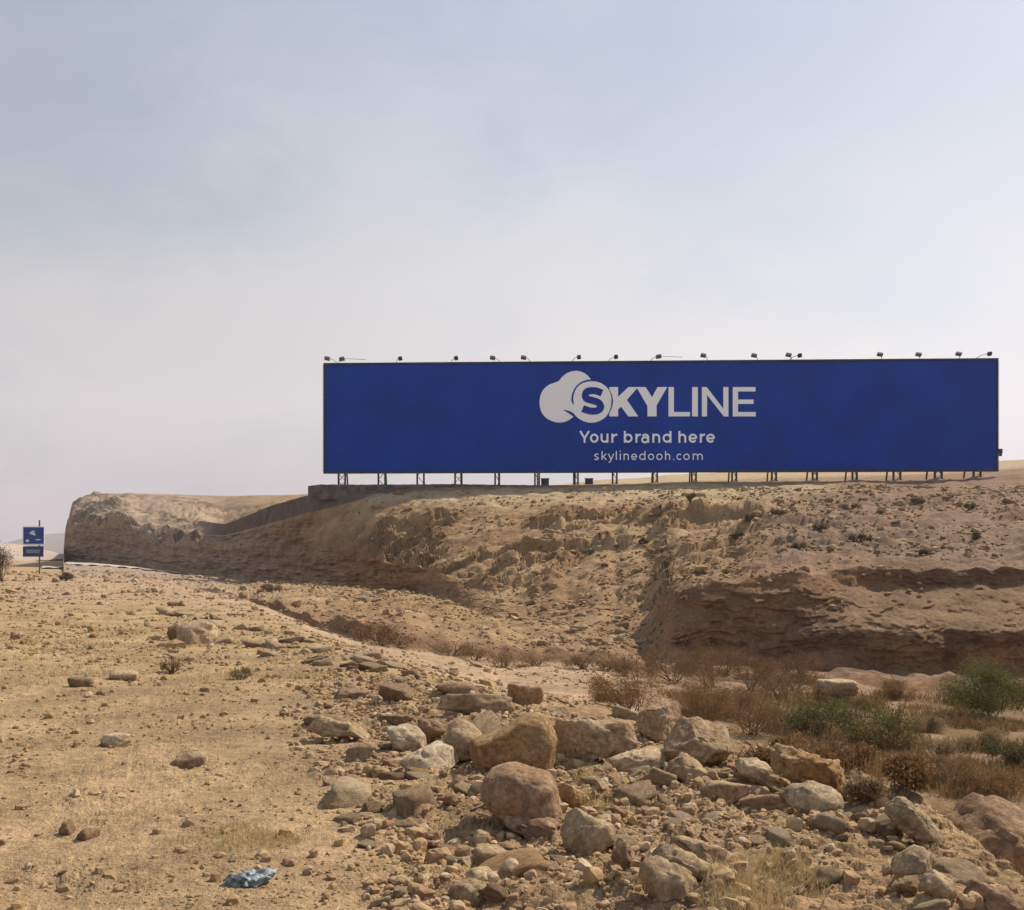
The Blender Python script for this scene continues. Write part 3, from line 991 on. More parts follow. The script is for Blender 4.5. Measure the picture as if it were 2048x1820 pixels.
crag([(1121, 1677), (1129, 1642), (1151, 1621), (1178, 1637), (1225, 1659), (1235, 1675), (1198, 1696), (1176, 1711), (1146, 1713)], 'rock_grey',
     'faceted rock with a pointed top to the lower right of the large rounded boulder', depth=.7, sub=4, seed=20, chunk=.4)
crag([(1117, 1570), (1140, 1577), (1177, 1609), (1165, 1619), (1130, 1622), (1122, 1600)], 'rock_ochre',
     'small ochre triangular rock touching the right side of the large rounded boulder', depth=.6, sub=4, seed=21)
crag([(1223, 1721), (1228, 1700), (1236, 1679), (1250, 1688), (1271, 1711), (1267, 1735), (1240, 1738)], 'rock_brown',
     'small pointed brown rock left of the tilted layered slabs', depth=.7, sub=4, seed=22)
crag([(1339, 1681), (1366, 1676), (1418, 1695), (1461, 1719), (1447, 1735), (1404, 1718), (1363, 1700)], 'rock_grey',
     'rearmost of the three tilted layered slabs in the foreground', 'rock', 'rock', depth=.5, sub=4, seed=23, lean=.2, chunk=.35)
crag([(1303, 1707), (1335, 1695), (1368, 1709), (1434, 1749), (1420, 1768), (1377, 1750), (1335, 1730)], 'rock_tan',
     'middle one of the three tilted layered slabs in the foreground', 'rock', 'rock', depth=.5, sub=4, seed=24, lean=.2, chunk=.35)
crag([(1278, 1746), (1302, 1714), (1335, 1725), (1392, 1756), (1400, 1782), (1371, 1800), (1308, 1780)], 'rock_grey',
     'frontmost and darkest of the three tilted layered slabs in the foreground', 'rock', 'rock', depth=.5, sub=4, seed=25, lean=.1, chunk=.35)
crag([(895, 1785), (924, 1766), (960, 1764), (998, 1794), (985, 1808), (950, 1814), (910, 1808)], 'rock_grey', 'rounded greyish rock at the bottom edge below the large boulder',
     depth=.7, sub=4, seed=26, chunk=.55)
rock(930, 1000, 1738, 1768, 'rock_pale', 'pale rock just behind the rounded greyish rock at the bottom edge', 'rock', 'rock', sub=4, seed=172)
rock(936, 1046, 1690, 1740, 'rock_tan', 'tan blocky rock just below the shadow of the large rounded boulder', 'rock', 'rock', sub=4, seed=127)
crag([(1546, 1512), (1560, 1499), (1589, 1497), (1639, 1522), (1697, 1535), (1712, 1580), (1706, 1604), (1680, 1596), (1640, 1572), (1600, 1562), (1565, 1545)],
     'rock_ochre', 'rough rusty outcrop with a rounded back on the ridge of rubble', 'boulder', 'boulder', depth=.5, rough=.09, seed=27, cuts=3)
crag([(1478, 1540), (1492, 1520), (1520, 1522), (1560, 1548), (1590, 1575), (1560, 1580), (1510, 1560)], 'rock_pale', 'pale jagged rock beginning the ridge of rubble on the right',
     depth=.5, sub=4, seed=28, lean=.5)
crag([(1572, 1590), (1590, 1575), (1650, 1572), (1693, 1608), (1660, 1624), (1610, 1622)], 'rock_pale', 'whitish rock patch below the rough rusty outcrop', depth=.5, sub=4, seed=29, lean=.6)
rock(1386, 1496, 1560, 1602, 'rock_tan', 'low tan slab in the middle of the right hand rubble', 'rock', 'rock', sub=4, seed=139, depth=.6)
rock(1470, 1592, 1584, 1622, 'rock_red', 'low pinkish slab left of the whitish rock patch', 'rock', 'rock', sub=4, seed=141, depth=.6)
crag([(1778, 1620), (1800, 1602), (1823, 1598), (1854, 1607), (1872, 1645), (1888, 1683), (1868, 1696), (1832, 1682), (1801, 1652)], 'rock_pale',
     'pale sloping boulder with smooth right flank at the lip of the gully', 'boulder', 'boulder', depth=.7, seed=30, chunk=.4, lean=.3)
crag([(1884, 1713), (1925, 1650), (1975, 1629), (2000, 1618), (2048, 1608), (2110, 1625), (2150, 1700), (2130, 1800), (2048, 1840), (1990, 1800), (1920, 1762)],
     'rock_brown', 'huge smooth brown boulder cut by the right edge of the picture', 'boulder', 'boulder', depth=.8, seed=31, chunk=.45, rough=.02, Dfix=6.0)
crag([(1926, 1751), (1961, 1728), (2018, 1749), (2004, 1778), (1950, 1780)], 'rock_brown', 'brown rounded rock in front of the huge smooth boulder', depth=.6, sub=4, seed=32, Dfix=5.4)
crag([(1786, 1735), (1808, 1712), (1837, 1698), (1865, 1712), (1884, 1738), (1865, 1758), (1812, 1762)], 'rock_pale',
     'rounded cream rock with a cracked crown below the pale sloping boulder', depth=.8, sub=4, seed=33, chunk=.55)
crag([(1784, 1779), (1807, 1760), (1845, 1757), (1843, 1785), (1810, 1792)], 'rock_tan', 'small tan rock below the rounded cream rock', depth=.7, sub=4, seed=34)
crag([(1843, 1774), (1873, 1745), (1916, 1777), (1908, 1800), (1865, 1796)], 'rock_tan', 'sloping tan rock at the bottom right, left of the brown rounded rock', depth=.7, sub=4, seed=35)
crag([(1935, 1800), (1955, 1772), (2000, 1778), (2060, 1815), (2060, 1850), (1950, 1840)], 'rock_red', 'reddish rock in the bottom right corner', depth=.7, sub=4, seed=36)
rock(1002, 1078, 1364, 1412, 'rock_red', 'rusty red rock on the far side of the rubble crest', 'rock', 'rock', sub=4, seed=103)
rock(352, 440, 1238, 1288, 'rock_pale', 'pale boulder alone on the left slope, with a dark hollow under it', 'boulder', 'boulder', sub=4, seed=161)
rock(338, 362, 1246, 1280, 'rock_brown', 'small brown rock at the left side of the pale boulder on the left slope', 'rock', 'rock', sub=3, seed=163)
rock(203, 262, 1464, 1494, 'rock_white', 'smooth whitish stone on bare sand at the left', 'rock', 'rock', sub=4, seed=165, roundness=.4)
rock(346, 418, 1500, 1536, 'rock_tan', 'pale tan stone half sunk in sand, right of the whitish stone', 'rock', 'rock', sub=4, seed=167, roundness=.2, sink=.4)
rock(132, 188, 1354, 1374, 'rock_brown', 'flat dark brown stone lying on the far sand at the left', 'rock', 'rock', sub=3, seed=169)
rock(218, 282, 1338, 1362, 'rock_pale', 'pair of pale stones fused in one lump right of the flat dark stone', 'rock', 'rock', sub=3, seed=171)
rock(670, 738, 1378, 1402, 'rock_brown', 'dark flat rock on the sand just above the rubble', 'rock', 'rock', sub=4, seed=173)
rock(764, 838, 1366, 1404, 'rock_brown', 'brown rock between the dark flat rock and the rubble crest', 'rock', 'rock', sub=4, seed=175)
rock(880, 1040, 1386, 1424, 'rock_tan', 'long smooth sandy slab on the far side of the rubble', 'rock', 'rock', sub=4, seed=177, roundness=.3, depth=.4)
rock(118, 150, 1646, 1672, 'rock_brown', 'small dark brown clod left of the straw patch', 'rock', 'rock', sub=3, seed=179)
rock(150, 196, 1658, 1684, 'rock_brown', 'dark reddish clod in the sand at the lower left', 'rock', 'rock', sub=3, seed=181)
rock(1640, 1720, 1356, 1384, 'rock_pale', 'pale ledge rock beyond the gully bushes', 'rock', 'rock', sub=3, seed=183, Dfix=22)

# --- loose rocks: 240 individuals sharing eight shapes, then rubble as stuff
shapes = []
for i in range(14):
    v, f = rock_shape(3, 900 + i, facets=9 + i % 4, sharp=.9, rough=.07)
    for mt in ('rock_tan', 'rock_grey', 'rock_pale', 'rock_red', 'rock_brown', 'rock_ochre'):
        me = mesh_np('rock', v, f)
        me.materials.append(M[mt])
        shapes.append((mt, me))
by_mat = {}
for mt, me in shapes:
    by_mat.setdefault(mt, []).append(me)


def density(px, py):
    """how stony the shelf is at this pixel"""
    lip = np.interp(px, [400, 600, 1000, 1400, 1700, 2048], [1180, 1310, 1400, 1480, 1570, 1760])
    d = np.where(py > lip, 1.0, 0.15)
    e = np.interp(py, [1180, 1320, 1430, 1820], [560, 600, 590, 760])
    return d * (0.04 + 0.96 * sstep(-60, 90, px - e))


GL = {
    'rock_tan': 'small tan angular rock lying loose among the foreground rubble',
    'rock_grey': 'small greyish angular rock lying loose among the foreground rubble',
    'rock_pale': 'small pale angular rock lying loose among the foreground rubble',
    'rock_red': 'small reddish angular rock lying loose among the foreground rubble',
    'rock_brown': 'small dark brown rock lying loose among the foreground rubble',
    'rock_ochre': 'small ochre rock lying loose among the foreground rubble'}
cnt = 0
tries = 0
mats_p = ['rock_tan'] * 6 + ['rock_grey'] * 3 + ['rock_pale'] * 6 + ['rock_red'] * 2 + ['rock_brown'] * 2 + ['rock_ochre']
while cnt < 205 and tries < 9000:
    tries += 1
    y = random.uniform(4.3, 13.5)
    px = random.uniform(560, 2048)
    x = (px - 1024) / F * y
    zz = ground_z(x, y)
    py = HZ + (EYE - zz) / y * F
    if random.random() > float(density(np.array(px), np.array(py))) or zz < -0.35:
        continue
    if random.random() > y / 13.5:
        continue
    mt = random.choice(mats_p)
    s = min(0.17, 0.040 * (random.random() ** -0.42)) * random.uniform(.9, 1.2)
    o = link('rock', random.choice(by_mat[mt]))
    sx, sy, sz = s * random.uniform(.9, 1.5), s * random.uniform(.7, 1.1), s * random.uniform(.35, .70)
    o.scale = (sx, sy, sz)
    o.rotation_euler = (random.uniform(-.5, .5), random.uniform(-.5, .5), random.uniform(0, 6.28))
    o.location = (x, y, zz + sz * 0.15)
    tag(o, GL[mt], 'rock', 'loose rocks of the foreground rubble')
    cnt += 1


bank = [(330, 1215), (450, 1258), (560, 1290), (650, 1318), (760, 1335), (860, 1362)]
for i in range(40):
    t = random.random() * (len(bank) - 1)
    k_ = int(t)
    px = bank[k_][0] + (bank[k_ + 1][0] - bank[k_][0]) * (t - k_) + random.gauss(0, 26)
    py = bank[k_][1] + (bank[k_ + 1][1] - bank[k_][1]) * (t - k_) + random.gauss(0, 13)
    b = on_px(px, py)
    s = random.uniform(.09, .20) * b.y / 20
    o = link('rock', random.choice(by_mat[random.choice(['rock_tan', 'rock_pale', 'rock_pale', 'rock_tan', 'rock_brown'])]))
    o.scale = (s * random.uniform(1, 1.8), s * random.uniform(.7, 1.1), s * random.uniform(.4, .7))
    o.rotation_euler = (random.uniform(-.2, .2), random.uniform(-.3, .3), random.uniform(-.7, .7))
    o.location = (b.x, b.y, b.z + o.scale[2] * .25)
    tag(o, 'tan rock in the broken stony band running diagonally across the left slope', 'rock', 'rocks of the stony band on the left slope')


def stones(name, xs, ys, size, cols, sub, squash=0.6, lift=0.3, label=None, cat=None):
    """many stones joined in one mesh"""
    v0, f0 = ICO[sub]
    variants = [rock_shape(sub, 3000 + i, facets=8, sharp=.9, rough=.05)[0] for i in range(16)]
    n = len(xs)
    zs = ground_z_np(xs, ys)
    var = rng.integers(0, 16, n)
    vv = np.stack(variants)[var]                           # n, V, 3
    sc = size[:, None] * np.stack([rng.uniform(.8, 1.5, n), rng.uniform(.7, 1.1, n), rng.uniform(.45, .95, n) * squash / .6], 1)
    vv = vv * sc[:, None, :]
    a = rng.uniform(0, 2 * math.pi, n)
    t = rng.uniform(-.45, .45, n)
    ct, stt = np.cos(t)[:, None], np.sin(t)[:, None]
    x1 = vv[..., 0] * ct + vv[..., 2] * stt
    z1 = -vv[..., 0] * stt + vv[..., 2] * ct
    ca, sa = np.cos(a)[:, None], np.sin(a)[:, None]
    x2 = x1 * ca - vv[..., 1] * sa
    y2 = x1 * sa + vv[..., 1] * ca
    V = np.stack([x2 + xs[:, None], y2 + ys[:, None], z1 + (zs + sc[:, 2] * lift)[:, None]], -1).reshape(-1, 3)
    Fx = (f0[None] + (np.arange(n) * len(v0))[:, None, None]).reshape(-1, 3)
    me = mesh_np(name, V, Fx, smooth=False)
    setcol(me, np.repeat(cols, len(v0), 0))
    o = link(name, me, None, M['pebble'])
    tag(o, label, cat, kind='stuff')
    return o


PAL = np.array([(0.35, 0.235, 0.13), (0.37, 0.26, 0.15), (0.42, 0.315, 0.20), (0.31, 0.205, 0.115), (0.25, 0.155, 0.088),
                (0.34, 0.215, 0.12), (0.33, 0.235, 0.14), (0.36, 0.235, 0.12)])


def scatter(n, y0, y1, p0, p1, accept, power=1.0):
    y = (y0 ** (power + 1) + rng.random(n * 4) * (y1 ** (power + 1) - y0 ** (power + 1))) ** (1 / (power + 1))
    px = rng.uniform(p0, p1, n * 4)
    x = (px - 1024) / F * y
    z = ground_z_np(x, y)
    py = HZ + (EYE - z) / y * F
    k = rng.random(n * 4) < accept(px, py, x, y, z)
    return x[k][:n], y[k][:n]


def clumpy(x, y, s=1.2, z=0.0):
    return np.clip(0.5 + 1.6 * fbm(x / s, y / s, 3.3 + z, 3), 0.03, 1)


# rubble: fist size
x, y = scatter(3800, 3.6, 14, 560, 2060, lambda px, py, x, y, z: density(px, py) * clumpy(x, y, .8) * (z > -.5), 0.2)
sz = np.minimum(0.013 * rng.random(len(x)) ** -0.42, 0.048)
stones('rubble', x, y, sz, PAL[rng.integers(0, 8, len(x))], 2, .7, .35, 'loose angular rubble covering the right foreground', 'rubble')
# gravel and clods on the whole shelf
x, y = scatter(20000, 3.5, 24, -60, 2060, lambda px, py, x, y, z: (0.22 + 0.78 * density(px, py)) * clumpy(x, y, 0.7) ** 1.6 * (z > -.5), -0.3)
sz = np.minimum(0.0055 * rng.random(len(x)) ** -0.42, 0.030) * (0.6 + y / 12)
stones('gravel', x, y, sz, PAL[rng.integers(0, 8, len(x))] * 0.95, 1, .7, .3, 'fine gravel scattered over the sandy shelf', 'gravel')
# stones on the far shelf and the wash
x, y = scatter(5000, 14, 90, -60, 1500, lambda px, py, x, y, z: clumpy(x, y, 3.0) * (z < 1.0) * (z > -2.2), 0.0)
sz = np.minimum(0.024 * rng.random(len(x)) ** -0.38, 0.16) * (0.6 + y / 60)
stones('field_stones', x, y, sz, PAL[rng.integers(0, 8, len(x))] * .95, 1, .6, .35, 'scattered stones on the far part of the shelf', 'stones')
# stones on the hillside
x, y = scatter(7500, 27, 77, 620, 2080, lambda px, py, x, y, z: clumpy(x, y, 4.0) * (z < 6.6) * (z > -1.3) * (0.35 + 0.65 * sstep(950, 1100, px)), 0.3)
sz = np.minimum(0.04 * rng.random(len(x)) ** -0.36, 0.22) * (0.6 + y / 90)
stones('hillside_stones', x, y, sz, PAL[rng.integers(0, 7, len(x))] * 0.80, 1, .6, .25, 'small stones strewn over the hillside below the billboard', 'stones')


# ------------------------------------------------------------------ plants
def bush(px, py, wpx, hpx, c_lo, c_hi, label, name='shrub', cat='shrub', n=2600, leaf=0.02, seed=0, group=None, D=None, lobes=7, green=None):
    b = on_px(px, py)
    if D:
        xx = (px - 1024) / F * D
        b = Vector((xx, D, ground_z(xx, D)))
    r_ = np.random.default_rng(seed)
    w, h = wpx / F * b.y, hpx / F * b.y
    root = empty(name, b)
    tag(root, label, cat, group)
    # clumps
    cen = np.stack([r_.uniform(-.36, .36, lobes) * w, r_.uniform(-.3, .3, lobes) * w, r_.uniform(.25, .72, lobes) * h], 1)
    cen[:, 2] *= 1 - 0.5 * (np.abs(cen[:, 0]) / (w / 2)) ** 2
    rad = r_.uniform(.16, .30, lobes) * max(w * .8, h)
    k = r_.integers(0, lobes, n)
    d = r_.normal(size=(n, 3))
    d /= np.linalg.norm(d, axis=1, keepdims=True)
    rr = rad[k] * r_.random(n) ** 0.5 * r_.uniform(.85, 1.25, n)
    pos = cen[k] + d * rr[:, None] * np.array([1, 1, .8 * min(1.4, h / w + .5)])
    pos[:, 2] = np.abs(pos[:, 2])
    t1 = r_.normal(size=(n, 3)); t1[:, 2] += .6
    t1 /= np.linalg.norm(t1, axis=1, keepdims=True)
    t2 = np.cross(t1, r_.normal(size=(n, 3)))
    t2 /= np.linalg.norm(t2, axis=1, keepdims=True)
    L = leaf * r_.uniform(.6, 1.6, n)[:, None]
    v = np.stack([pos - t2 * L * .35, pos + t2 * L * .35, pos + t1 * L * 1.3], 1).reshape(-1, 3)
    f = np.arange(n * 3).reshape(-1, 3)
    me = mesh_np('foliage', v, f, False)
    cc = np.array(c_lo) + (np.array(c_hi) - np.array(c_lo)) * r_.random((n, 1))
    if green is not None:
        mk = r_.random(lobes) < .5
        cc = np.where(mk[k][:, None], cc, cc * .4 + np.array(green) * .6)
    setcol(me, np.repeat(cc, 3, 0))
    link('foliage', me, root, M['leaf'])
    # stems
    mb = MB()
    for i in range(16):
        e = cen[i % lobes] + r_.normal(size=3) * rad[i % lobes] * .5
        e[2] = abs(e[2]) + h * .15
        m_ = e * .5 + r_.normal(size=3) * .04 * w
        s = np.array([r_.uniform(-.08, .08) * w, r_.uniform(-.05, .05) * w, -0.05])
        tw = 0.0025 * b.y ** 0.5 * 1.2
        mb.bar(s, m_, tw * 1.3, 3)
        mb.bar(m_, e, tw, 3)
    mb.build('stem', M['twig'], root)
    return root


brown = ((0.16, 0.09, 0.04), (0.31, 0.19, 0.09))
tanb = ((0.22, 0.15, 0.08), (0.36, 0.27, 0.15))
red = ((0.14, 0.078, 0.04), (0.27, 0.165, 0.085))
green = ((0.07, 0.066, 0.022), (0.20, 0.185, 0.06))
bush(1975, 1442, 220, 120, green[0], green[1], 'largest green bush at the right edge, beyond the gully', n=15000, leaf=.026, seed=1, lobes=12)
bush(1655, 1492, 200, 96, green[0], (0.17, 0.17, 0.07), 'olive green bush in the gully, left of its twin', n=6000, leaf=.028, seed=2, lobes=9, green=(0.22, .16, .07))
bush(1775, 1516, 185, 96, green[0], green[1], 'dark green bush in the middle of the gully', n=5500, leaf=.028, seed=3, lobes=9, green=(0.20, .14, .06))
bush(2030, 1545, 110, 70, green[0], (0.17, .15, .08), 'small grey green bush at the right edge below the largest bush', n=3500, leaf=.025, seed=4)
bush(1262, 1428, 190, 100, brown[0], brown[1], 'brown dry bush behind the long tan block', n=14000, leaf=.013, seed=5, lobes=9)
bush(1400, 1432, 190, 100, brown[0], brown[1], 'brown dry bush behind the broad boulder with the cracked crown', n=14000, leaf=.013, seed=6, lobes=9)
gi = 0
for (bx_, by_, w_, h_, pal) in [
    (1500, 1470, 150, 80, brown), (1590, 1460, 120, 60, brown), (1560, 1540, 150, 60, brown), (1690, 1545, 160, 60, brown),
    (1800, 1585, 160, 75, brown), (1900, 1590, 140, 80, brown), (1990, 1600, 150, 60, brown), (1720, 1600, 110, 50, tanb),
    (1880, 1530, 120, 50, tanb), (1960, 1500, 120, 44, tanb), (1850, 1470, 110, 36, tanb), (1300, 1352, 130, 66, red), (1345, 1366, 130, 80, red), (1420, 1378, 140, 90, red), (1500, 1385, 130, 90, red),
    (1590, 1385, 130, 70, red), (1250, 1352, 90, 34, red), (1480, 1440, 150, 60, brown), (1620, 1500, 140, 60, brown), (1880, 1560, 140, 60, brown),
    (1380, 1340, 110, 64, red), (1450, 1350, 120, 70, red), (1530, 1360, 120, 60, red), (1600, 1350, 90, 50, red), (1560, 1400, 150, 60, red),
    (1720, 1420, 120, 44, brown), (1800, 1400, 110, 40, brown), (1470, 1420, 100, 50, brown), (1640, 1400, 90, 40, brown)]:
    gi += 1
    bush(bx_, by_, w_, h_, pal[0], pal[1], {id(brown): 'brown', id(red): 'dark reddish', id(tanb): 'straw coloured'}[id(pal)] + ' dry shrub in the thicket filling the gully', 'dry_shrub', 'shrub',
         n=5200, leaf=.017, seed=40 + gi, group='dry shrubs filling the gully')
bush(760, 1290, 110, 50, red[0], red[1], 'dark reddish brush at the head of the wash', 'dry_shrub', n=2500, leaf=.03, seed=80)
for i_, (a_, b_, c_) in enumerate([(720, 1272, 60), (800, 1292, 70), (950, 1322, 80), (1075, 1331, 90), (1215, 1342, 70)]):
    bush(a_, b_, c_, 26 + 6 * (i_ % 3), tanb[0], brown[1], 'low dry bush in the row along the bank of the wash', 'dry_shrub', 'shrub', n=1300, leaf=.022,
         seed=300 + i_, group='low dry bushes along the wash bank')
bush(1010, 1335, 120, 36, tanb[0], brown[1], 'low tan brush along the middle of the wash bank', 'dry_shrub', n=2500, leaf=.025, seed=81)
bush(900, 1312, 110, 28, brown[0], tanb[1], 'low brown brush along the left of the wash bank', 'dry_shrub', n=2000, leaf=.025, seed=82)
bush(1170, 1338, 100, 28, brown[0], tanb[1], 'low brown brush along the right of the wash bank', 'dry_shrub', n=2000, leaf=.025, seed=83)
bush(130, 1162, 40, 20, (0.11, .08, .07), (0.2, .15, .12), 'small dark round shrub near the road sign', 'dry_shrub', n=900, leaf=.07, seed=84)
bush(543, 1184, 50, 18, (0.16, .10, .06), (0.24, .16, .10), 'flat brown shrub at the foot of the cut bank', 'dry_shrub', n=900, leaf=.06, seed=85)
bush(3, 1172, 26, 78, (0.06, .035, .03), (0.14, .09, .07), 'tall dark bush cut by the left edge of the picture', 'dry_shrub', n=2200, leaf=.05, seed=86, D=60)
bush(486, 1358, 60, 24, tanb[0], (0.4, .33, .17), 'small straw coloured shrub on the middle of the sand slope', 'dry_shrub', n=900, leaf=.02, seed=87)
bush(345, 1345, 60, 26, tanb[0], (0.38, .30, .18), 'faint tan shrub left of the straw coloured one', 'dry_shrub', n=800, leaf=.02, seed=88)
for i, (a_, b_) in enumerate([(1290, 1090), (1470, 1080), (1560, 1030), (1500, 1050), (1640, 1060), (1720, 1085), (1850, 1110), (1950, 1080),
                              (1700, 1020), (1380, 1010), (1830, 1010), (1180, 1110), (1940, 1020), (1600, 1100)]):
    bush(a_, b_, 26 + 10 * (i % 3), 12 + 4 * (i % 2), (0.12, .09, .06), (0.22, .18, .12), 'tiny dark shrub dotted on the hillside below the billboard',
         'dry_shrub', n=300, leaf=.08, seed=100 + i, group='tiny shrubs on the hillside', lobes=4)


def grass(name, spots, label, c_lo, c_hi, seed):
    """spots: (px, py, radius m, blades, height m)"""
    r_ = np.random.default_rng(seed)
    V, Cc = [], []
    for px, py, rad, n, hgt in spots:
        b = on_px(px, py)
        a = r_.uniform(0, 2 * math.pi, n)
        rr = rad * r_.random(n) ** .6
        x = b.x + np.cos(a) * rr * 1.4
        y = b.y + np.sin(a) * rr
        z = ground_z_np(x, y) - .004
        h = hgt * r_.uniform(.4, 1.1, n)
        lx, ly = r_.normal(0, .5, n) * h, r_.normal(0, .5, n) * h
        wv = 0.0011 * (b.y / 4.5) * r_.uniform(.7, 1.6, n)
        th = r_.uniform(0, math.pi, n)
        wx, wy = np.cos(th) * wv, np.sin(th) * wv
        m_ = np.stack([x + lx * .35, y + ly * .35, z + h * .65], 1)
        w3 = np.stack([wx, wy, 0 * wx], 1)
        b3 = np.stack([x, y, z], 1)
        t3 = np.stack([x + lx, y + ly, z + h * .95], 1)
        V.append(np.stack([b3 - w3, b3 + w3, m_ + w3 * .8, m_ - w3 * .8, t3], 1).reshape(-1, 3))
        Cc.append(np.repeat(np.array(c_lo) + (np.array(c_hi) - np.array(c_lo)) * r_.random((n, 1)), 5, 0))
    V = np.concatenate(V); Cc = np.concatenate(Cc)
    n = len(V) // 5
    base = (np.arange(n) * 5)[:, None]
    f = np.concatenate([base + np.array([[0, 1, 2]]), base + np.array([[0, 2, 3]]), base + np.array([[3, 2, 4]])])
    me = mesh_np(name, V, f, False)
    setcol(me, Cc)
    o = link(name, me, None, M['straw'])
    return tag(o, label, 'grass', kind='stuff')


sp = [(1500, 1790, .16, 900, .10), (1540, 1740, .16, 900, .09), (1470, 1815, .12, 500, .09), (1580, 1780, .14, 500, .07),
      (1180, 1600, .14, 400, .06), (1160, 1560, .10, 300, .05), (470, 1665, .14, 380, .05), (520, 1690, .18, 500, .05), (560, 1680, .12, 260, .05),
      (420, 1690, .2, 300, .04)]
grass('straw_tufts', sp, 'tufts of dry straw between the foreground stones', (0.38, .28, .13), (0.58, .46, .25), 5)
sp = []
for i in range(60):
    px = random.uniform(0, 700)
    py = random.uniform(1215, 1370)
    sp.append((px, py, random.uniform(.2, .6), 70, .07))
for i in range(70):
    sp.append((random.uniform(-40, 2060), random.uniform(1400, 1815), .12, 30, .035))
grass('dry_grass', sp, 'sparse dry yellowish grass over the sandy shelf', (0.34, .26, .11), (0.50, .41, .20), 6)
sp = []
while len(sp) < 120:
    px, py = random.uniform(1200, 2060), random.uniform(1395, 1600)
    if py < np.interp(px, [1200, 1350, 1500, 1700, 1900, 2060], [1405, 1425, 1480, 1545, 1600, 1620]):
        sp.append((px, py, random.uniform(.2, .5), 240, random.uniform(.12, .30)))
grass('gully_grass', sp, 'dead brown grass and stalks in the gully', (0.17, .10, .045), (0.34, .23, .11), 7)

# ------------------------------------------------------------------ billboard
BL = Vector((-15.147, 81.0, 8.55))
ang = math.atan2(79.0 - 81.0, 38.28 + 15.147)
BW = math.hypot(2.0, 38.28 + 15.147)
BH = 8.66
bb = empty('billboard', BL, ang)
tag(bb, 'very long blue billboard with white lettering on steel legs along the hilltop', 'billboard')
kk = -math.tan(ang)


def bl(px, py):
    u = (px - 1024) / F
    x = u * (81.0 + kk * BL.x) / (1 + u * kk)
    D = 81.0 - kk * (x - BL.x)
    return ((x - BL.x) / math.cos(ang), (HZ - py) * D / F + EYE - BL.z)


def panel_mesh(name, nx, nz, w, h, y0, th):
    """slightly rippling skin with thickness"""
    xs = np.linspace(0, w, nx)
    zs = np.linspace(0, h, nz)
    gx, gz = np.meshgrid(xs, zs, indexing='ij')
    rip = 0.010 * fbm(gx / 3.0, gz / 2.0, 1.5, 3)
    fv = np.stack([gx, y0 + rip, gz], -1).reshape(-1, 3)
    bv = np.stack([gx, y0 + th + 0 * gx, gz], -1).reshape(-1, 3)
    idx = np.arange(nx * nz).reshape(nx, nz)
    f1 = np.stack([idx[:-1, :-1], idx[1:, :-1], idx[1:, 1:], idx[:-1, 1:]], -1).reshape(-1, 4)
    f2 = f1[:, ::-1] + nx * nz
    ring = np.concatenate([idx[:, 0], idx[-1, 1:], idx[-2::-1, -1], idx[0, -2:0:-1]])
    rn = np.roll(ring, -1)
    f3 = np.stack([ring, ring + nx * nz, rn + nx * nz, rn], -1)
    return mesh_np(name, np.concatenate([fv, bv]), np.concatenate([f1, f2, f3]), False)


banner = link('banner', panel_mesh('banner', 160, 30, BW, BH, 0.0, 0.06), bb, M['blue_vinyl'])


def zc(x, y):
    """pixel of the zoomed study (4.088 x at 1060, 680) -> board plane"""
    return bl(1060 + x / 4.088, 680 + y / 4.088)


def flat_poly(name, polys, y, mat, parent, th=0.012):
    """polys: closed outlines on the board plane (x, z); triangulated and given thickness"""
    bm = bmesh.new()
    for k_, pl in enumerate(polys):
        yy = y - 0.003 * k_
        vs = [bm.verts.new((a, yy, b)) for a, b in pl]
        es = [bm.edges.new((vs[i], vs[(i + 1) % len(vs)])) for i in range(len(vs))]
        bmesh.ops.triangle_fill(bm, use_beauty=True, edges=es)
    for fc in bm.faces:
        if fc.normal.y > 0:
            fc.normal_flip()
    r = bmesh.ops.extrude_face_region(bm, geom=bm.faces[:])
    vs = [g_ for g_ in r['geom'] if isinstance(g_, bmesh.types.BMVert)]
    for q_ in vs:
        q_.co.y += th
    bmesh.ops.recalc_face_normals(bm, faces=bm.faces)
    me = bpy.data.meshes.new(name)
    bm.to_mesh(me)
    bm.free()
    return link(name, me, parent, mat)


def ribbon(pts, w):
    """outline of a stroke of width w along a polyline (zoom pixels)"""
    P = np.array(pts, float)
    T = np.gradient(P, axis=0)
    T /= np.linalg.norm(T, axis=1, keepdims=True)
    Nn = np.stack([-T[:, 1], T[:, 0]], 1) * w / 2
    return [tuple(q_) for q_ in (P + Nn)] + [tuple(q_) for q_ in (P - Nn)[::-1]]


def arc(cx, cy, rx, ry, a0, a1, n=22):
    return [(cx + rx * math.cos(R(a0 + (a1 - a0) * i / n)), cy + ry * math.sin(R(a0 + (a1 - a0) * i / n))) for i in range(n + 1)]


def zmap(pl):
    return [zc(a, b) for a, b in pl]


Y1 = -0.030
wp, bv = M['white_print'], M['blue_vinyl']
cloud = cat_rom([(498, 322), (470, 290), (430, 264), (370, 253), (310, 268), (265, 300), (237, 333), (205, 348), (150, 370), (100, 420),
                 (78, 500), (90, 580), (130, 635), (190, 667), (250, 675), (308, 660), (357, 627), (420, 560), (440, 440), (445, 350)],
                True, 6, (0, 16))
flat_poly('logo_cloud', [zmap(cloud)], Y1, wp, banner)
gap = cat_rom([(502, 321), (440, 334), (385, 370), (350, 425), (338, 480), (345, 515), (364, 541), (380, 520), (420, 440), (520, 350)], True, 6, (0, 6))
flat_poly('logo_gap', [zmap(gap)], Y1 - 0.016, bv, banner)
sw = cat_rom([(263, 573), (300, 575), (335, 588), (362, 606), (385, 640), (357, 628), (320, 603), (290, 583)], True, 6, (0, 4, 5))
flat_poly('logo_gap', [zmap(sw)], Y1 - 0.016, bv, banner)
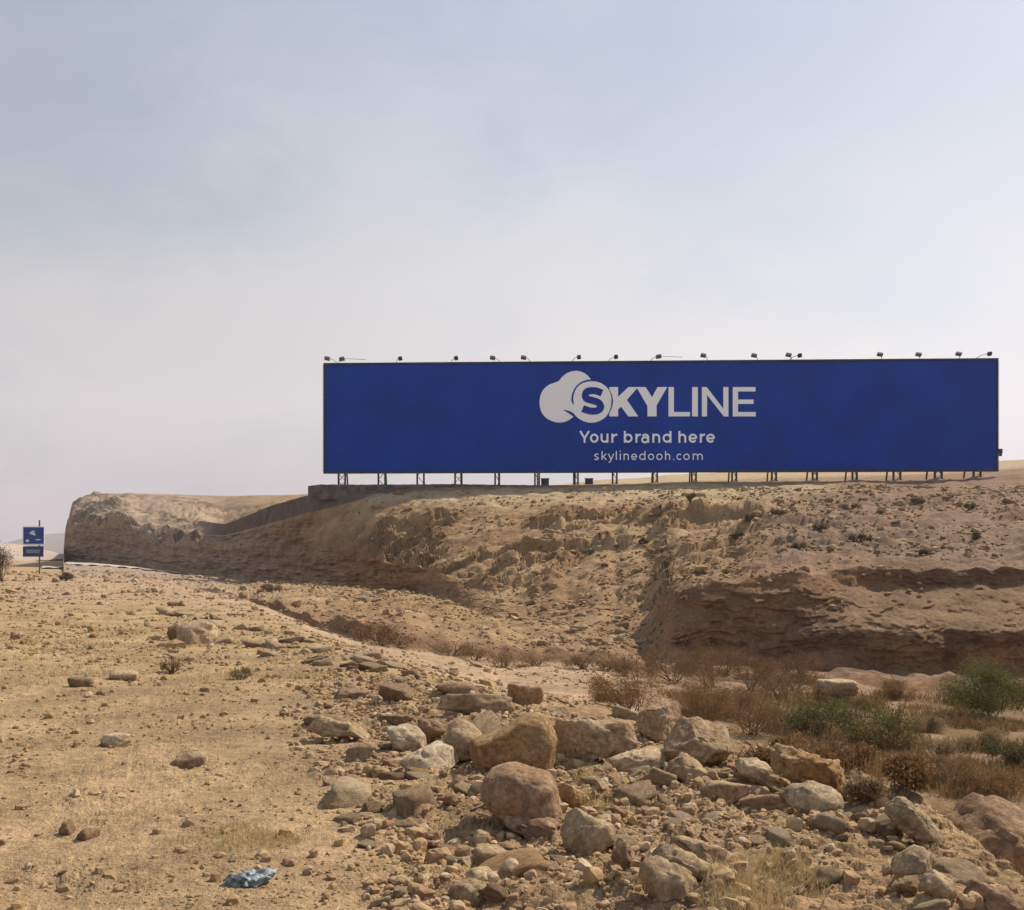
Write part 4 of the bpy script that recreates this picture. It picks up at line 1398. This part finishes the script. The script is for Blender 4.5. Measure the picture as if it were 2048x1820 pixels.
disc = cat_rom([(508, 338), (570, 349), (625, 385), (658, 440), (665, 500), (655, 565), (622, 625), (565, 664), (500, 677), (440, 665), (395, 640), (362, 606),
                (352, 565), (358, 520), (354, 470), (372, 410), (405, 368), (455, 345)], True, 6)
flat_poly('logo_disc', [zmap(disc)], Y1 - 0.032, wp, banner)
s_line = cat_rom([(588, 436), (548, 420), (505, 415), (466, 424), (452, 452), (466, 482), (512, 496), (556, 512), (578, 545), (560, 574), (515, 583),
                  (470, 576), (430, 560)], False, 6)
flat_poly('letter', [zmap(ribbon(s_line, 58))], Y1 - 0.048, bv, banner)
K = [(648, 385), (720, 385), (720, 465), (805, 385), (874, 385), (874, 396), (792, 490), (885, 625), (803, 625), (745, 545), (720, 570), (720, 625),
     (648, 625), (648, 603), (668, 562), (680, 505), (670, 445), (648, 403)]
Yl = [(874, 385), (945, 385), (998, 468), (1042, 385), (1122, 385), (1035, 535), (1035, 625), (960, 625), (960, 540), (877, 398)]
L_ = [(1132, 385), (1176, 385), (1176, 589), (1307, 589), (1307, 625), (1132, 625)]
I_ = [(1325, 385), (1372, 385), (1372, 625), (1325, 625)]
N_ = [(1405, 385), (1444, 385), (1580, 562), (1580, 385), (1622, 385), (1622, 625), (1584, 625), (1447, 448), (1447, 625), (1405, 625)]
E_ = [(1657, 385), (1843, 385), (1843, 421), (1700, 421), (1700, 487), (1827, 487), (1827, 523), (1700, 523), (1700, 589), (1845, 589), (1845, 625), (1657, 625)]
for gl in (K, Yl, L_, I_, N_, E_):
    flat_poly('letter', [zmap(gl)], Y1, wp, banner)


def glyph(ch, x0, x1, base, xh, asc, w):
    """round geometric lower case letters as strokes; x0..x1 outer edges"""
    h = w / 2
    cx, rx = (x0 + x1) / 2, (x1 - x0) / 2 - h
    cy, ry = (base + xh) / 2, (base - xh) / 2 - h
    circ = lambda a0, a1: arc(cx, cy, rx, ry, a0, a1, 28)
    vert = lambda x, a, b: [(x, a), (x, b)]
    if ch == 'o':
        return [arc(cx, cy, rx, ry, 0, 181), arc(cx, cy, rx, ry, 180, 361)]
    if ch == 'e':
        return [arc(cx, cy, rx, ry, 40, 180), arc(cx, cy, rx, ry, 179, 362), [(x0 + h, cy + h * .2), (x1 - h, cy + h * .2)]]
    if ch == 'c':
        return [arc(cx, cy, rx * 1.05, ry, 42, 180), arc(cx, cy, rx * 1.05, ry, 179, 318)]
    if ch in 'bd':
        st_x = x0 + h if ch == 'b' else x1 - h
        return [vert(st_x, asc, base), arc(cx, cy, rx, ry, 0, 181), arc(cx, cy, rx, ry, 180, 361)]
    if ch == 'a':
        ay = xh + (base - xh) * .70
        return [[(x1 - h, base), (x1 - h, xh + (base - xh) * .42)], arc(cx, xh + h + (base - xh) * .30, rx, (base - xh) * .30, 205, 362),
                arc(cx - w * .1, ay - h * .2, rx, (base - ay) - h * .2, 0, 181), arc(cx - w * .1, ay - h * .2, rx, (base - ay) - h * .2, 180, 361)]
    if ch in 'nh':
        return [vert(x0 + h, xh if ch == 'n' else asc, base), arc(cx, xh + h + rx, rx, rx, 180, 361), [(x1 - h, xh + h + rx * .9), (x1 - h, base)]]
    if ch == 'm':
        q1 = x0 + h + (x1 - x0 - w) / 2
        r1 = (q1 - x0 - h) / 2
        return [vert(x0 + h, xh, base), arc(x0 + h + r1, xh + h + r1, r1, r1, 180, 361), [(q1, xh + h + r1 * .9), (q1, base)],
                arc(q1 + r1, xh + h + r1, r1, r1, 180, 361), [(x1 - h, xh + h + r1 * .9), (x1 - h, base)]]
    if ch == 'u':
        return [[(x0 + h, xh), (x0 + h, base - h - rx * .9)], arc(cx, base - h - rx, rx, rx, 180, -1), vert(x1 - h, xh, base)]
    if ch == 'r':
        rr = (x1 - x0) - h
        return [vert(x0 + h, xh, base), arc(x0 + h + rr, xh + h + rr * .85, rr, rr * .85, 180, 272)]
    if ch == 's':
        q_ = cat_rom([(x1 - h, xh + h * 1.9), (cx + rx * .4, xh + h), (cx - rx * .5, xh + h * 1.1), (x0 + h * 1.2, xh + (base - xh) * .3), (cx, cy),
                      (x1 - h, xh + (base - xh) * .72), (cx + rx * .4, base - h), (cx - rx * .5, base - h), (x0 + h * .5, base - h * 2.2)], False, 5)
        return [q_]
    if ch == 'k':
        return [vert(x0 + h, asc, base), [(x0 + h, base - (base - xh) * .36), (x1 - h, xh)], [(x0 + (x1 - x0) * .36, base - (base - xh) * .55), (x1 - h * .6, base)]]
    if ch == 'y':
        return [[(x0 + h * .7, xh), (cx + h * .1, base)], [(x1 - h * .7, xh), (cx - rx * .15, base + h * 1.2), (cx - rx * .5, base + (base - xh) * .34), (x0 + h, base + (base - xh) * .34)]]
    if ch in 'li':
        out = [vert(cx, asc if ch == 'l' else xh, base)]
        if ch == 'i':
            out.append([(cx, asc - h), (cx, asc + h * 1.2)])
        return out
    if ch == '.':
        return [[(cx, base - w * 1.1), (cx, base)]]
    if ch == 'Y':
        return [[(x0 + h * .6, asc), (cx, asc + (base - asc) * .62)], [(x1 - h * .6, asc), (cx, asc + (base - asc) * .62)], vert(cx, asc + (base - asc) * .55, base)]


def write(seq, base, xh, asc, w):
    for ch, x0, x1 in seq:
        strokes = glyph(ch, x0, x1, base, xh, asc, w)
        flat_poly('letter', [zmap(ribbon(s_, w)) for s_ in strokes], Y1, wp, banner, 0.02)


write([('Y', 405, 487), ('o', 490, 560), ('u', 577, 641), ('r', 665, 712), ('b', 767, 838), ('r', 862, 905), ('a', 910, 974), ('n', 1000, 1064),
       ('d', 1084, 1156), ('h', 1213, 1277), ('e', 1296, 1367), ('r', 1388, 1430), ('e', 1440, 1512)], 840, 766, 744, 16)
write([('s', 525, 562), ('k', 585, 628), ('y', 638, 688), ('l', 700, 712), ('i', 731, 745), ('n', 765, 808), ('e', 827, 876), ('d', 893, 944),
       ('o', 965, 1015), ('o', 1032, 1084), ('h', 1104, 1146), ('.', 1168, 1180), ('c', 1198, 1242), ('o', 1254, 1305), ('m', 1330, 1412)], 981, 929, 909, 8.6)

# frame, back lattice
sdk, sgr = M['steel_dark'], M['steel_grey']
MB().box((BW / 2, 0.03, BH + 0.07), (BW + 0.24, 0.22, 0.13)).build('frame_rail', sdk, bb)
MB().box((BW / 2, 0.03, -0.08), (BW + 0.24, 0.26, 0.16)).build('frame_rail', sdk, bb)
MB().box((-0.06, 0.03, BH / 2), (0.12, 0.22, BH)).build('frame_rail', sdk, bb)
MB().box((BW + 0.06, 0.03, BH / 2), (0.12, 0.22, BH)).build('frame_rail', sdk, bb)
mb = MB()
for i in range(60):                               # lacing hooks that hold the skin to the side rails
    z_ = BH * (i + .5) / 60
    mb.box((-0.15, 0.0, z_ + random.uniform(-.03, .03)), (0.08, .05, .05))
    mb.box((BW + 0.15, 0.0, z_ + random.uniform(-.03, .03)), (0.08, .05, .05))
mb.build('lacing', sgr, bb)
for z_ in np.linspace(0.5, BH - 0.4, 7):
    MB().box((BW / 2, 0.22, z_), (BW - .1, 0.12, 0.14)).build('back_rail', sgr, bb)
supports = [682, 762, 840, 916, 994, 1074, 1152, 1230, 1311, 1389, 1470, 1550, 1632, 1712, 1797, 1880, 1958]
for i, px in enumerate(supports):
    lx = bl(px, 950)[0]
    wpt = bb.matrix_world if False else None
    wx = BL.x + lx * math.cos(ang)
    wy = BL.y + lx * math.sin(ang)
    gzv = ground_z(wx, wy + .3) - BL.z - 0.35
    s_ = empty('support', (lx, 0, 0))
    s_.parent = bb
    halfw = 0.27 if i in (0, 1, 2, 3, 14, 15, 16) else 0.17
    for sx in (-halfw, halfw):
        MB().bar((sx, 0.36, gzv), (sx, 0.36, BH - .05), 0.135).build('post', sdk, s_)
    mb = MB()
    zz = gzv + .1
    sg = 1
    while zz < BH - 1:
        stp = 0.62
        mb.bar((-halfw * sg, 0.36, zz), (halfw * sg, 0.36, zz + stp), 0.05)
        if i % 3 == 0:
            mb.bar((halfw * sg, 0.38, zz), (-halfw * sg, 0.38, zz + stp), 0.04)
        zz += stp
        sg = -sg
    mb.build('lattice', sdk, s_)
    MB().bar((0, 0.36, BH * .7), (0.0, 3.2, gzv - .2), 0.11).build('back_stay', sdk, s_)
    MB().box((0, 0.36, gzv + .28), (halfw * 2 + .3, .5, .22)).build('footing', M['wall'], s_)
# floodlights on short arms over the top rail
for i, (px, py, kind) in enumerate([(661, 719, 1), (690, 720, 2), (805, 719, 0), (915, 724, 0), (987, 718, 1), (1048, 718, 1), (1157, 717, 0), (1230, 718, 0),
                                    (1314, 717, 2), (1402, 713, 1), (1502, 713, 1), (1570, 712, 1), (1592, 715, 0), (1750, 711, 1), (1826, 711, 1), (1905, 710, 1), (1966, 710, 0)]):
    lx, lz = bl(px, py)
    f_ = empty('floodlight', (lx, 0, BH + .12))
    f_.parent = bb
    hz = max(0.10, lz - BH - .28)
    side = 1 if kind == 1 else -1
    mb = MB().bar((side * .55, .1, 0), (side * .35, -.5, hz + .04), 0.045, 6)
    mb.bar((side * .35, -.5, hz + .04), (0, -1.1, hz + .08), 0.045, 6)
    if kind == 2:
        mb.bar((0, -1.1, hz + .06), (1.9, -1.0, hz - .02), 0.035, 6)
    mb.build('arm', M['lamp_grey'], f_)
    rot = Euler((R(-35), R(10 * side), 0))
    mb = MB()
    mb.box((0, -1.2, hz), (0.42 if kind else .3, .30, .16), rot)
    mb.box((0, -1.12, hz + .09), (0.24, .18, .10), rot)
    mb.build('lamp_head', M['lamp_grey'] if kind else sdk, f_)
MB().box((BW + .28, .1, 1.45), (.34, .3, .36)).box((BW + .34, .1, 1.2), (.18, .2, .25)).build('control_box', sdk, bb)

# ------------------------------------------------------------------ low masonry wall under the left part of the board
wpx = np.linspace(616, 1190, 70)
wv, wfc = [], []
for i, px in enumerate(wpx):
    t = (px - 616) / 574
    D = 79.0 - 0.2 * t
    top = np.interp(px, [616, 640, 800, 900, 1000, 1100, 1190], [972, 969, 969, 968, 969.5, 970.5, 972]) + 0.8 * math.sin(px * .31) * random.random()
    bot = np.interp(px, [616, 700, 800, 1190], [1000, 997, 990, 984])
    x = (px - 1024) / F * D
    zt, zb = Z(top, D), Z(bot, D)
    n_ = 0.05 * math.sin(px * 1.3) + random.uniform(-.03, .03)
    wv += [(x, D + n_, zb), (x, D + n_ * .5, zt), (x, D + 0.5, zt - .03), (x, D + 0.5, zb)]
for i in range(69):
    a = i * 4
    for k_ in range(4):
        wfc.append((a + k_, a + 4 + k_, a + 4 + (k_ + 1) % 4, a + (k_ + 1) % 4))
wfc += [(3, 2, 1, 0), (276, 277, 278, 279)]
me = bpy.data.meshes.new('wall')
me.from_pydata(wv, [], wfc)
w_ = link('retaining_wall', me, None, M['wall'])
tag(w_, 'low dark grey masonry wall under the left half of the billboard', 'wall')
for px, lab in ((1090, 'black electrical cabinet on the hilltop under the billboard, the left of two'), (1178, 'small black cabinet under the billboard, the right of two')):
    x = (px - 1024) / F * 80.6
    b = Vector((x, 80.6, Z(971, 80.6)))
    e = empty('electrical_cabinet', b)
    tag(e, lab, 'cabinet')
    MB().box((0, 0, .28), (.62, .4, .5)).box((0, 0, .55), (.7, .48, .05)).build('case', sdk, e)
    MB().box((-.15, -.215, .28), (.26, .02, .42)).box((.15, -.215, .28), (.26, .02, .42)).build('door', sdk, e)

# ------------------------------------------------------------------ road sign on the left
Ds = 82.0
bx_ = (79 - 1024) / F * Ds
sg = empty('road_sign', (bx_, Ds, ground_z(bx_, Ds) - .1), R(3))
tag(sg, 'blue two panel road sign on a single pole beside the pale road', 'road sign')
mpx = Ds / F
zb0 = EYE - sg.location.z


def sz_(py):
    return zb0 - (py - HZ) * mpx


MB().bar((0, 0, 0), (0, 0, sz_(1040)), .13, 8).build('pole', M['pole'], sg)
up = MB().box((-.42, -.10, (sz_(1054) + sz_(1089)) / 2), (40 * mpx, .05, 35 * mpx)).build('panel', M['sign_blue'], sg)
up['label'] = 'bright blue upper panel with a pale emblem'
cx_ = -.42
zc_ = (sz_(1054) + sz_(1089)) / 2
mb = MB()
for dx, dz_, w_x, h_z in ((0, 17.5, 42, 1.6), (0, -17.5, 42, 2.4), (-20.5, 0, 1.4, 35), (20.5, 0, 1.4, 35)):
    mb.box((cx_ + dx * mpx, -.105, zc_ + dz_ * mpx), (w_x * mpx, .07, h_z * mpx))
mb.build('border', M['sign_white'], sg)
mb = MB()
mb.box((cx_ - 2 * mpx, -.14, zc_ + 4 * mpx), (12 * mpx, .02, 4 * mpx), Euler((0, R(20), 0)))
mb.box((cx_ - 1 * mpx, -.135, zc_ + 8 * mpx), (6 * mpx, .02, 4 * mpx))
mb.box((cx_ - 12 * mpx, -.14, zc_ - 10 * mpx), (6 * mpx, .02, 5 * mpx))
mb.box((cx_ + 9 * mpx, -.14, zc_ - 8 * mpx), (9 * mpx, .02, 2 * mpx))
mb.build('emblem', M['sign_white'], up)
lo = MB().box((-.46, -.10, (sz_(1093) + sz_(1113)) / 2), (40 * mpx, .05, 21 * mpx)).build('panel', M['sign_dark'], sg)
lo['label'] = 'smaller dark lower panel with a grey strip'
MB().box((-.46, -.14, (sz_(1094) + sz_(1112)) / 2 + .02), (26 * mpx, .02, 7 * mpx)).build('strip', mat_plain('grey_print', (.2, .22, .26)), lo)

# ------------------------------------------------------------------ crumpled blue plastic bag
b = on_px(494, 1772)
v, f = rock_shape(5, 777, facets=16, sharp=.8, rough=.10)
o_ = fbm(v[:, 0] * 3, v[:, 1] * 3, v[:, 2] * 3, 4)
o2 = ridged(v[:, 0] * 2.6 + 4, v[:, 1] * 2.6, v[:, 2] * 2.6, 3)
v = v * (1 + .28 * o_ + .20 * o2)[:, None]
v *= np.array([.108, .075, .038])
v[:, 2] += .012 * fbm(v[:, 0] * 30, v[:, 1] * 30, 0.5, 3)
v[:, 2] = np.where(v[:, 2] < -.01, -.01 + .1 * (v[:, 2] + .01), v[:, 2])
me = mesh_np('plastic_bag', v, f)
m, N, pb = mat_new('blue_grey_plastic_film')
t_ = N.n('ShaderNodeTexCoord')
n_ = N.n('ShaderNodeTexNoise', i_Scale=22.0, i_Detail=4.0)
N.l(t_.outputs['Object'], n_.inputs[0])
N.l(N.mix(N.maprange(n_.outputs[0], .4, .6), (0.085, .10, .115), (0.27, .30, .32)), pb.inputs['Base Color'])
pb.inputs['Roughness'].default_value = .5
o = link('plastic_bag', me, None, m)
o.location = (b.x, b.y + .05, b.z + .012)
tag(o, 'crumpled blue grey plastic bag lying on the sand at the bottom left', 'plastic bag')

# ------------------------------------------------------------------ dusty air
hz_me = MB().box((0, 0, 9.5), (40000, 9000, 31)).mesh('haze')
m = bpy.data.materials.new('dusty_air')
m.use_nodes = True
nt = m.node_tree
for n in list(nt.nodes):
    nt.nodes.remove(n)
vp = nt.nodes.new('ShaderNodeVolumePrincipled')
vp.inputs['Color'].default_value = (0.93, 0.91, 0.93, 1)
vp.inputs['Density'].default_value = 0.00024
vp.inputs['Anisotropy'].default_value = 0.2
om = nt.nodes.new('ShaderNodeOutputMaterial')
nt.links.new(vp.outputs[0], om.inputs['Volume'])
tag(link('haze', hz_me, None, m), kind='stuff')
